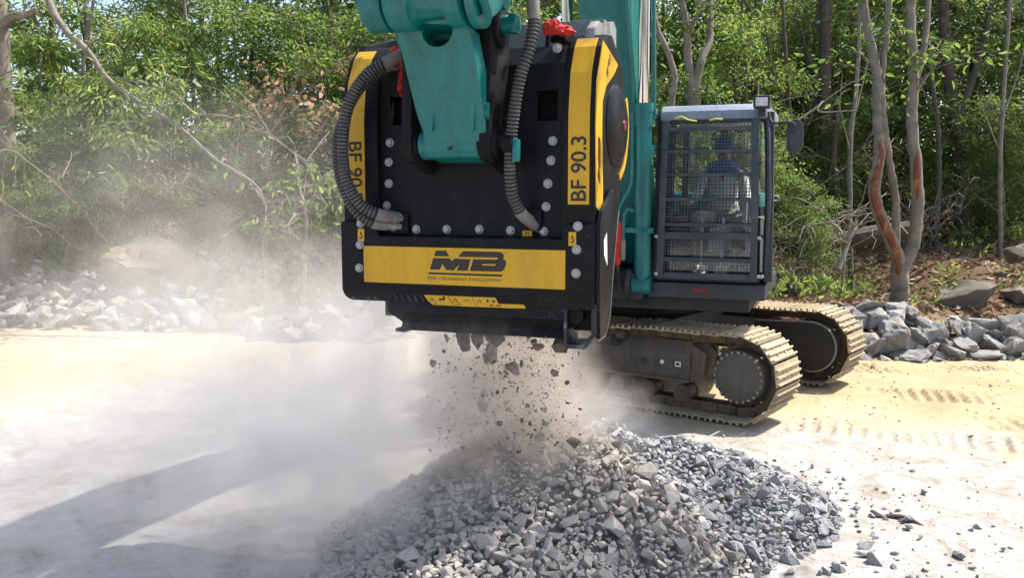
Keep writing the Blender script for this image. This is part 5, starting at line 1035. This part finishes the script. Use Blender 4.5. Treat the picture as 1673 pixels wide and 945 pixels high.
for s in (-1, 1):
    a = jt((s * 0.19, 0.02, 0.52), 0.062, sh); e = jt((s * 0.26, -0.10, 0.28), 0.046, a); w = jt((s * 0.33, -0.30, 0.24), 0.030, e); pm = jt((s * 0.345, -0.37, 0.25), (0.036, 0.022), w)
    for k, (dx, L1) in enumerate(((-0.026, 0.062), (-0.009, 0.070), (0.009, 0.066), (0.025, 0.052))):
        f1 = jt((s * 0.345 + dx, -0.37 - 0.03, 0.262), 0.0095, pm); f2 = jt((s * 0.345 + dx, -0.37 - L1, 0.245), 0.0088, f1); jt((s * 0.345 + dx, -0.37 - L1 + 0.012, 0.215), 0.0078, f2)
    t1 = jt((s * 0.345 - s * 0.036, -0.355, 0.245), 0.010, pm); jt((s * 0.345 - s * 0.040, -0.392, 0.228), 0.0085, t1)
    h = jt((s * 0.10, -0.04, 0.06), 0.098, pel); kn = jt((s * 0.21, -0.46, 0.10), 0.074, h); an = jt((s * 0.19, -0.56, -0.33), 0.048, kn); hl = jt((s * 0.19, -0.54, -0.39), 0.045, an); jt((s * 0.20, -0.72, -0.41), (0.042, 0.03), hl)
def pickm(c):
    if c.z < -0.27: return 3
    if c.z < 0.155 or (c.y < -0.2 and c.z < 0.20 and abs(c.x) < 0.29): return 1
    if c.z > 0.62 or c.y < -0.305: return 2
    return 0
body = skin_body('body', vs, es, rad, [M['shirt'], M['khaki'], M['skin'], M['boot']], pickm, pe)
def lump(name, c, d, mat, amp, sc, seed, parent):
    bm = bmesh.new(); bmesh.ops.create_icosphere(bm, subdivisions=4, radius=1)
    for v in bm.verts: k = 1 + amp * mnoise.noise(v.co * sc + Vector((seed, 0, 0))); v.co = Vector((v.co.x * d[0] * k, v.co.y * d[1] * k, v.co.z * d[2] * k))
    m = bpy.data.meshes.new(name); bm.to_mesh(m); bm.free(); smooth(m, 60); m.materials.append(mat); return put(name, m, None, parent, c)
lump('head_scarf', (0, 0.012, 0.835), (0.108, 0.122, 0.10), M['blue'], 0.12, 3, 2, pe); lump('neck_scarf', (-0.005, -0.03, 0.60), (0.165, 0.12, 0.085), M['blue'], 0.2, 3, 5, pe)
b = B(); b.slab([(-0.08, -0.128, 0.62), (0.07, -0.128, 0.62), (0.01, -0.165, 0.46)], (0, 0.02, 0)); b.build('scarf_end', M['blue'], pe)
b = B(); b.lathe((0, -0.118, 0.765), (0, -1, -0.4), [(0, 0.018), (0.012, 0.014), (0.022, 0.006)], 10); b.build('nose', M['skin'], pe)
for s in (-1, 1):
    b = B(); b.lathe((s * 0.032, -0.098, 0.79), (0, -1, 0), [(0, 0.012), (0.008, 0.008)], 10); b.build('eye', M['ink'], pe)
b = B(); b.mm(-0.022, 0.022, -0.115, -0.105, 0.728, 0.736, 0.002); b.build('mouth', M['warn_red'], pe)
# ------------------------------------------------------------------ crushed stone heap
M['stone_dusty'] = stone_mat('dusty_crushed_stone', [(0, (0.24, 0.22, 0.195)), (0.5, (0.33, 0.305, 0.27)), (1, (0.41, 0.375, 0.33))], (0.47, 0.415, 0.345), 0.7, 9)
M['stone_blue'] = stone_mat('fresh_blue_grey_stone', [(0, (0.12, 0.126, 0.138)), (0.5, (0.19, 0.197, 0.210)), (1, (0.30, 0.302, 0.303))], (0.43, 0.41, 0.38), 0.55, 9)
M['stone_dark'] = stone_mat('dark_brown_chunk', [(0, (0.060, 0.045, 0.034)), (1, (0.115, 0.085, 0.062))], (0.17, 0.13, 0.10), 0.5, 9)  # dark brown stone for the falling pieces
M['fines'] = stone_mat('stone_fines', [(0, (0.22, 0.20, 0.18)), (1, (0.24, 0.22, 0.195))], (0.36, 0.32, 0.27), 0.7, 14)
stone_protos = [rock_mesh(500 + i, rng.choice((9, 10, 12, 14)), (1, rng.uniform(0.62, 0.9), rng.uniform(0.42, 0.75))) for i in range(14)]
for m in stone_protos: m.shade_flat()
def cone(x, y, cx, cy2, h, r_):
    d = np.sqrt((x - cx) ** 2 + (y - cy2) ** 2) / r_; return h * np.clip(1 - np.sqrt(d * d + 0.012) + 0.05, 0, 1)
def heap(x, y):
    x = np.asarray(x, float); y = np.asarray(y, float); w = 0.10 * fbm(x * 1.3, y * 1.3, 0.8, 4)
    z = np.maximum(cone(x + w, y - w, 0.12, 5.42, 0.86, 1.28), cone(x - w, y + w, 1.18, 6.05, 0.47, 1.16)); z = np.maximum(z, cone(x, y + w, 0.60, 5.45, 0.56, 1.05)); z = np.maximum(z, cone(x + w, y, 0.0, 4.55, 0.42, 1.15))
    return np.maximum(z, cone(x, y, 0.62, 5.9, 0.66, 0.95))
hx = np.arange(-2.0, 2.7, 0.045); hy = np.arange(3.2, 7.6, 0.045); HX, HY = np.meshgrid(hx, hy); HZ = heap(HX, HY); hz = HZ - 0.048 + np.where(HZ > 0.01, 0.012 * fbm(HX * 3, HY * 3, 1.5, 20), 0)
hm = bpy.data.meshes.new('stone_fines'); nn = len(hx); ii = (np.arange(len(hy) - 1)[:, None] * nn + np.arange(nn - 1)[None, :]).reshape(-1)
keep = (HZ.reshape(-1)[ii] > 0.004) | (HZ.reshape(-1)[ii + nn + 1] > 0.004)
ii = ii[keep]; np_mesh(hm, np.stack([HX, HY, hz], -1).reshape(-1, 3), np.stack([ii, ii + 1, ii + nn + 1, ii + nn], 1)); hm.shade_smooth(); hm.materials.append(M['fines'])
tag(put('stone_fines', hm), 'pale fine crusher grit between the stones of the heap', 'grit', kind='stuff')
q = random.Random(31); cand = []
tries = 0
grid = {}
def fits(x, y, r_):
    g = 0.06; i, j = int(x // g), int(y // g)
    for a in range(i - 2, i + 3):
        for c in range(j - 2, j + 3):
            for (u, v, s) in grid.get((a, c), ()):
                if (u - x) ** 2 + (v - y) ** 2 < ((r_ + s) * 0.56) ** 2: return False
    grid.setdefault((i, j), []).append((x, y, r_)); return True
rs_ = np.random.RandomState(31); TX, TY = rs_.uniform(-1.9, 2.6, 120000), rs_.uniform(3.7, 7.5, 120000); TH_ = heap(TX, TY)
for x, y, h in zip(TX.tolist(), TY.tolist(), TH_.tolist()):
    if len(cand) >= 6500: break
    if h < 0.006: continue
    s = min(0.125, max(0.02, q.lognormvariate(math.log(0.056), 0.45)))
    if q.random() < 0.05: s *= 1.3
    fine = math.exp(-((x - 0.02) ** 2 + (y - 4.95) ** 2) / 0.03) + math.exp(-((x - 0.42) ** 2 + (y - 5.05) ** 2) / 0.012)
    if fine > 0.4: s *= 0.45
    if not fits(x, y, s * 0.55): continue
    cand.append((x, y, h, s))
# stragglers round the foot of the heap
for _ in range(300):
    a = q.uniform(-0.9, 2.6); rr = abs(q.gauss(0, 0.38)); x = 1.25 + math.cos(a - 0.7) * (1.0 + rr); y = 5.75 + math.sin(a - 0.7) * (1.0 + rr)
    if heap(x, y) < 0.02: cand.append((x, y, 0.0, min(0.10, q.lognormvariate(math.log(0.024), 0.65))))
for _ in range(420):
    x, y = q.uniform(0.9, 3.6), q.uniform(4.6, 7.3)
    if heap(x, y) < 0.01: cand.append((x, y, 0.0, min(0.05, q.lognormvariate(math.log(0.0085), 0.5))))
def seen(c):                                     # how large a stone shows
    v = Vector((c[0], c[1], c[2])) - CAM; px = v.x / v.y
    if abs(px) > 0.577 or (c[2] - 2.2) / c[1] < -0.46: return 0
    return c[3] / v.length * (1.0 if c[1] < 6.2 or c[0] > 0.7 else 0.35)
order = sorted(range(len(cand)), key=lambda k: -seen(cand[k])); big = set(order[:290])
sh_m = {}
def stone_data(i, mat):
    if (i, mat) not in sh_m: m = stone_protos[i].copy(); m.materials.append(M[mat]); sh_m[(i, mat)] = m
    return sh_m[(i, mat)]
acc_v, acc_f, acc_m, base = [], [], [], 0
pv = []
for m in stone_protos:
    bm = bmesh.new(); bm.from_mesh(m); bmesh.ops.triangulate(bm, faces=bm.faces[:]); bm.verts.index_update(); pv.append((np.array([list(v.co) for v in bm.verts]), np.array([[v.index for v in f.verts] for f in bm.faces]))); bm.free()
for k, (x, y, h, s) in enumerate(cand):
    rot = Matrix.Rotation(q.uniform(0, 6.28), 3, 'Z') @ Matrix.Rotation(q.gauss(0, 0.55), 3, 'X') @ Matrix.Rotation(q.gauss(0, 0.55), 3, 'Y'); i = q.randrange(14)
    blue = (x - 0.62) * 0.8 + (y - 5.55) * 0.5 + q.gauss(0, 0.16) > 0.12; mat = 'stone_blue' if blue else 'stone_dusty'
    z = (h + s * 0.10) if h > 0 else zg(x, y) + s * 0.2
    if k in big:
        o = put('crushed_stone', stone_data(i, mat), None, None, (x, y, z), rot.to_euler(), (s * 1.25,) * 3)
        sz = 'large ' if s > 0.1 else '' if s > 0.08 else 'smaller '
        if blue: lab = sz + 'blue grey broken stone ' + ('loose at the foot of the heap' if h < 0.02 else 'low on the clean far flank of the heap' if h < 0.2 else 'high on the clean far flank of the heap')
        else: lab = sz + 'dusty grey broken stone ' + ('near the crest of the heap' if h > 0.5 else 'midway up the heap' if h > 0.25 else 'near the foot of the heap') + (' towards the dust' if x < -0.2 else ' below the crusher' if x < 0.45 else ' beside the clean stones')
        tag(o, lab, 'stone', 'broken stones of the heap')
    else:
        V, Fc = pv[i]; W = (np.array(rot) @ (V * s * 1.25).T).T + np.array([x, y, z]); acc_v.append(W); acc_f.append(Fc + base); acc_m.append(np.full(len(Fc), 1 if blue else 0)); base += len(V)
gm2 = bpy.data.meshes.new('crushed_gravel'); np_mesh(gm2, np.concatenate(acc_v), np.concatenate(acc_f)); gm2.shade_flat(); gm2.materials.append(M['stone_dusty']); gm2.materials.append(M['stone_blue']); gm2.polygons.foreach_set('material_index', np.concatenate(acc_m).astype(np.int32))
tag(put('crushed_gravel', gm2), 'smaller crushed gravel filling the heap under the crusher', 'gravel', kind='stuff')
# ------------------------------------------------------------------ single stones on the open ground (2.31 px per photo px from 950,640)
LO = [(872,285,26,26,'upright grey stone'),(932,300,32,20,'flat grey stone'),(905,341,30,16,'small brown chip'),(980,348,36,16,'flat brown chip'),(1296,386,38,32,'dark angular stone alone'),(1075,409,18,12,'tiny dark chip'),
      (1215,396,18,10,'tiny grey chip'),(1028,476,34,20,'low grey stone'),(1122,473,72,34,'broad pale grey stone'),(1182,473,42,16,'thin dark slate'),(1232,522,46,42,'upright pale stone against the stick'),(1281,562,40,36,'whitish stone'),
      (952,541,54,46,'round brown grey stone'),(1066,624,86,38,'large flat blue grey stone'),(690,622,44,40,'brown grey stone'),(660,672,44,36,'dark lump'),(545,660,130,66,'wide dusty slab'),(1000,408,60,18,'flat pale sliver'),(1097,440,14,16,'small upright chip'),
      (915,451,30,14,'grey sliver'),(935,386,30,18,'dark chip'),(720,586,56,34,'pale flat stone'),(1040,425,24,14,'dark sliver'),(1424,550,22,10,'thin dark flake'),(1560,520,30,12,'grey flake'),(795,690,90,30,'crumbling brown clod')]
for k, (zx, zy, w, h, lab) in enumerate(LO):
    p = on_ground(950 + zx * 0.4322, 640 + (zy + h * 0.3) * 0.432); s = 0.4322 / FPX * p.y; i = k % 14
    o = put('loose_stone', stone_data(i, 'stone_blue' if k in (4, 9, 13) else 'stone_dusty'), None, None, (p.x, p.y, zg(p.x, p.y) + h * s * 0.32), (rng.uniform(-.3, .3), rng.uniform(-.3, .3), rng.uniform(0, 6.28)), (w * s, w * s * 0.8, h * s * 1.3))
    tag(o, lab + (' lying near the excavator track' if zy < 345 else ' on the open ground beyond the heap' if zx > 800 else ' at the trampled foot of the heap'), 'stone')
b = B(); p0, p1 = on_ground(950 + 1138 * .4322, 640 + 484 * .432), on_ground(950 + 1292 * .4322, 640 + 522 * .432); pm = (p0 + p1) / 2
sp, _ = spline([Vector((0, 0, 0.02)) + p0 - pm, Vector((0.02, 0.02, 0.04)), Vector((0, 0, 0.02)) + p1 - pm], 10); b.tube(sp, [0.014, 0.016, 0.016, 0.015, 0.015, 0.014, 0.013, 0.012, 0.010, 0.007], 7)
tag(b.build('dry_stick', M['bark_dark'], None, pm), 'short brown stick lying among the loose stones', 'stick')
# ------------------------------------------------------------------ rock falling out of the crusher
FA = [(757,556,32,40,'largest wedge of dark rock'),(780,556,14,36,'narrow dark splinter'),(808,551,26,30,'dark chunk under the chute lip'),(878,566,26,12,'flat brown flake'),(918,562,28,36,'rounded brown lump'),(790,586,26,20,'tilted brown flake'),(806,580,26,32,'dark brown lump'),
      (836,603,22,30,'blocky brown piece'),(708,594,14,13,'small black chip thrown aside'),(789,664,14,20,'long brown shard'),(825,658,10,10,'small round pebble'),(890,693,12,10,'low pebble over the heap'),(729,551,6,14,'thin sliver'),(937,724,18,18,'grey lump landing on the heap'),(882,715,22,16,'grey chunk landing on the heap'),(788,648,8,24,'upright thin shard'),(852,595,8,14,'small oblong bit')]
for k, (px, py, w, h, lab) in enumerate(FA):
    p = K.loc(px, py, rng.uniform(0.02, 0.22)); p = K.o + K.r * p.x + K.b * p.y + Vector((0, 0, p.z)); s = 1.0 / FPX * p.y
    o = put('falling_rock', stone_data(k % 14, 'stone_dark'), None, None, p, (rng.uniform(-.5, .5), rng.uniform(-.5, .5), rng.uniform(0, 6.28)), (w * s * 1.45, w * s * 1.2, h * s * 1.9)); tag(o, lab + ' falling from the crusher', 'rock')
acc_v, acc_f, base = [], [], 0
for _ in range(2400):
    px = q.gauss(822, 74); py = q.uniform(545, 740); off = q.gauss(0.12, 0.12)
    if not 690 < px < 950: continue
    p = K.loc(px, py, off); p = K.o + K.r * p.x + K.b * p.y + Vector((0, 0, p.z)); s = q.lognormvariate(math.log(0.0062), 0.65); V, Fc = pv[q.randrange(14)]
    rot = Matrix.Rotation(q.uniform(0, 6.28), 3, 'Z') @ Matrix.Rotation(q.uniform(0, 3), 3, 'X'); acc_v.append((np.array(rot) @ (V * s * np.array([1, 1, 1.7])).T).T + np.array(p)); acc_f.append(Fc + base); base += len(V)
fm = bpy.data.meshes.new('falling_grit'); np_mesh(fm, np.concatenate(acc_v), np.concatenate(acc_f)); fm.materials.append(M['stone_dark'])
tag(put('falling_grit', fm), 'spray of small grit falling below the crusher', 'grit', kind='stuff')
# ------------------------------------------------------------------ dust
def dust_mat(name, dens, power, nscale, lo, hi, colr, squash=1.0, seed=0.0, step=1.0, an=0.1):
    m, n, l, b = nodes(name); n.remove(b); tc = n.new('ShaderNodeTexCoord'); geo = n.new('ShaderNodeNewGeometry')
    dt = n.new('ShaderNodeVectorMath'); dt.operation = 'DOT_PRODUCT'; l.new(tc.outputs['Object'], dt.inputs[0]); l.new(tc.outputs['Object'], dt.inputs[1])
    iv = n.new('ShaderNodeMath'); iv.operation = 'SUBTRACT'; iv.inputs[0].default_value = 1.0; iv.use_clamp = True; l.new(dt.outputs['Value'], iv.inputs[1])
    pw = n.new('ShaderNodeMath'); pw.operation = 'POWER'; pw.inputs[1].default_value = power; l.new(iv.outputs[0], pw.inputs[0])
    ofs = n.new('ShaderNodeVectorMath'); ofs.operation = 'ADD'; ofs.inputs[1].default_value = (seed, seed * 0.7, 0); l.new(geo.outputs['Position'], ofs.inputs[0])
    f = tex_noise(n, l, nscale, 4, 0.62, ofs.outputs[0], 1.6)
    mr = n.new('ShaderNodeMapRange'); mr.inputs['From Min'].default_value = lo; mr.inputs['From Max'].default_value = hi; mr.inputs['To Min'].default_value = 0.0; mr.inputs['To Max'].default_value = dens; l.new(f, mr.inputs['Value'])
    mu = n.new('ShaderNodeMath'); mu.operation = 'MULTIPLY'; l.new(pw.outputs[0], mu.inputs[0]); l.new(mr.outputs[0], mu.inputs[1])
    vol = n.new('ShaderNodeVolumePrincipled'); vol.inputs['Color'].default_value = (*colr, 1); vol.inputs['Anisotropy'].default_value = an; l.new(mu.outputs[0], vol.inputs['Density'])
    l.new(vol.outputs[0], n['Material Output'].inputs['Volume'])
    try: m.cycles.volume_step_rate = step
    except Exception: pass
    return m
def dust(c, rad_, mat, label, name='dust_cloud'):
    bm = bmesh.new(); bmesh.ops.create_icosphere(bm, subdivisions=3, radius=1.0); m = bpy.data.meshes.new(name); bm.to_mesh(m); bm.free(); m.materials.append(mat)
    return tag(put(name, m, None, None, c, (0, 0, 0), rad_), label, 'dust', kind='stuff')
BROWN, PALE, COOL = (0.82, 0.74, 0.65), (0.94, 0.905, 0.87), (0.93, 0.90, 0.87)
dust((-0.02, 5.2, 0.96), (0.66, 0.5, 0.74), dust_mat('dust_column', 6.5, 1.1, 2.6, 0.32, 0.64, BROWN, seed=2), 'brown dust falling with the rock under the crusher')
dust((-0.80, 5.40, 0.74), (1.35, 1.1, 0.95), dust_mat('dust_billow', 3.2, 1.2, 1.5, 0.38, 0.64, PALE, seed=5), 'thick dust billowing away from the crusher')
dust((-2.2, 7.6, 0.65), (2.8, 2.9, 1.35), dust_mat('dust_drift', 0.62, 1.2, 0.8, 0.38, 0.64, PALE, seed=9), 'pale dust drifting over the yard')
dust((-4.0, 11.2, 1.4), (4.2, 2.6, 2.3), dust_mat('dust_veil', 0.14, 1.0, 0.6, 0.42, 0.62, PALE, seed=14), 'thin dust veil before the pale rock heap')
dust((-2.0, 5.1, 0.42), (2.1, 1.3, 0.85), dust_mat('dust_low', 1.1, 1.2, 1.6, 0.38, 0.66, COOL, seed=21), 'low dust rolling down the near side of the heap')
dust((0.50, 5.75, 0.72), (0.55, 0.5, 0.36), dust_mat('dust_puff', 2.0, 1.2, 3.5, 0.38, 0.66, COOL, seed=33), 'small dust puffs rising from the crest of the heap')
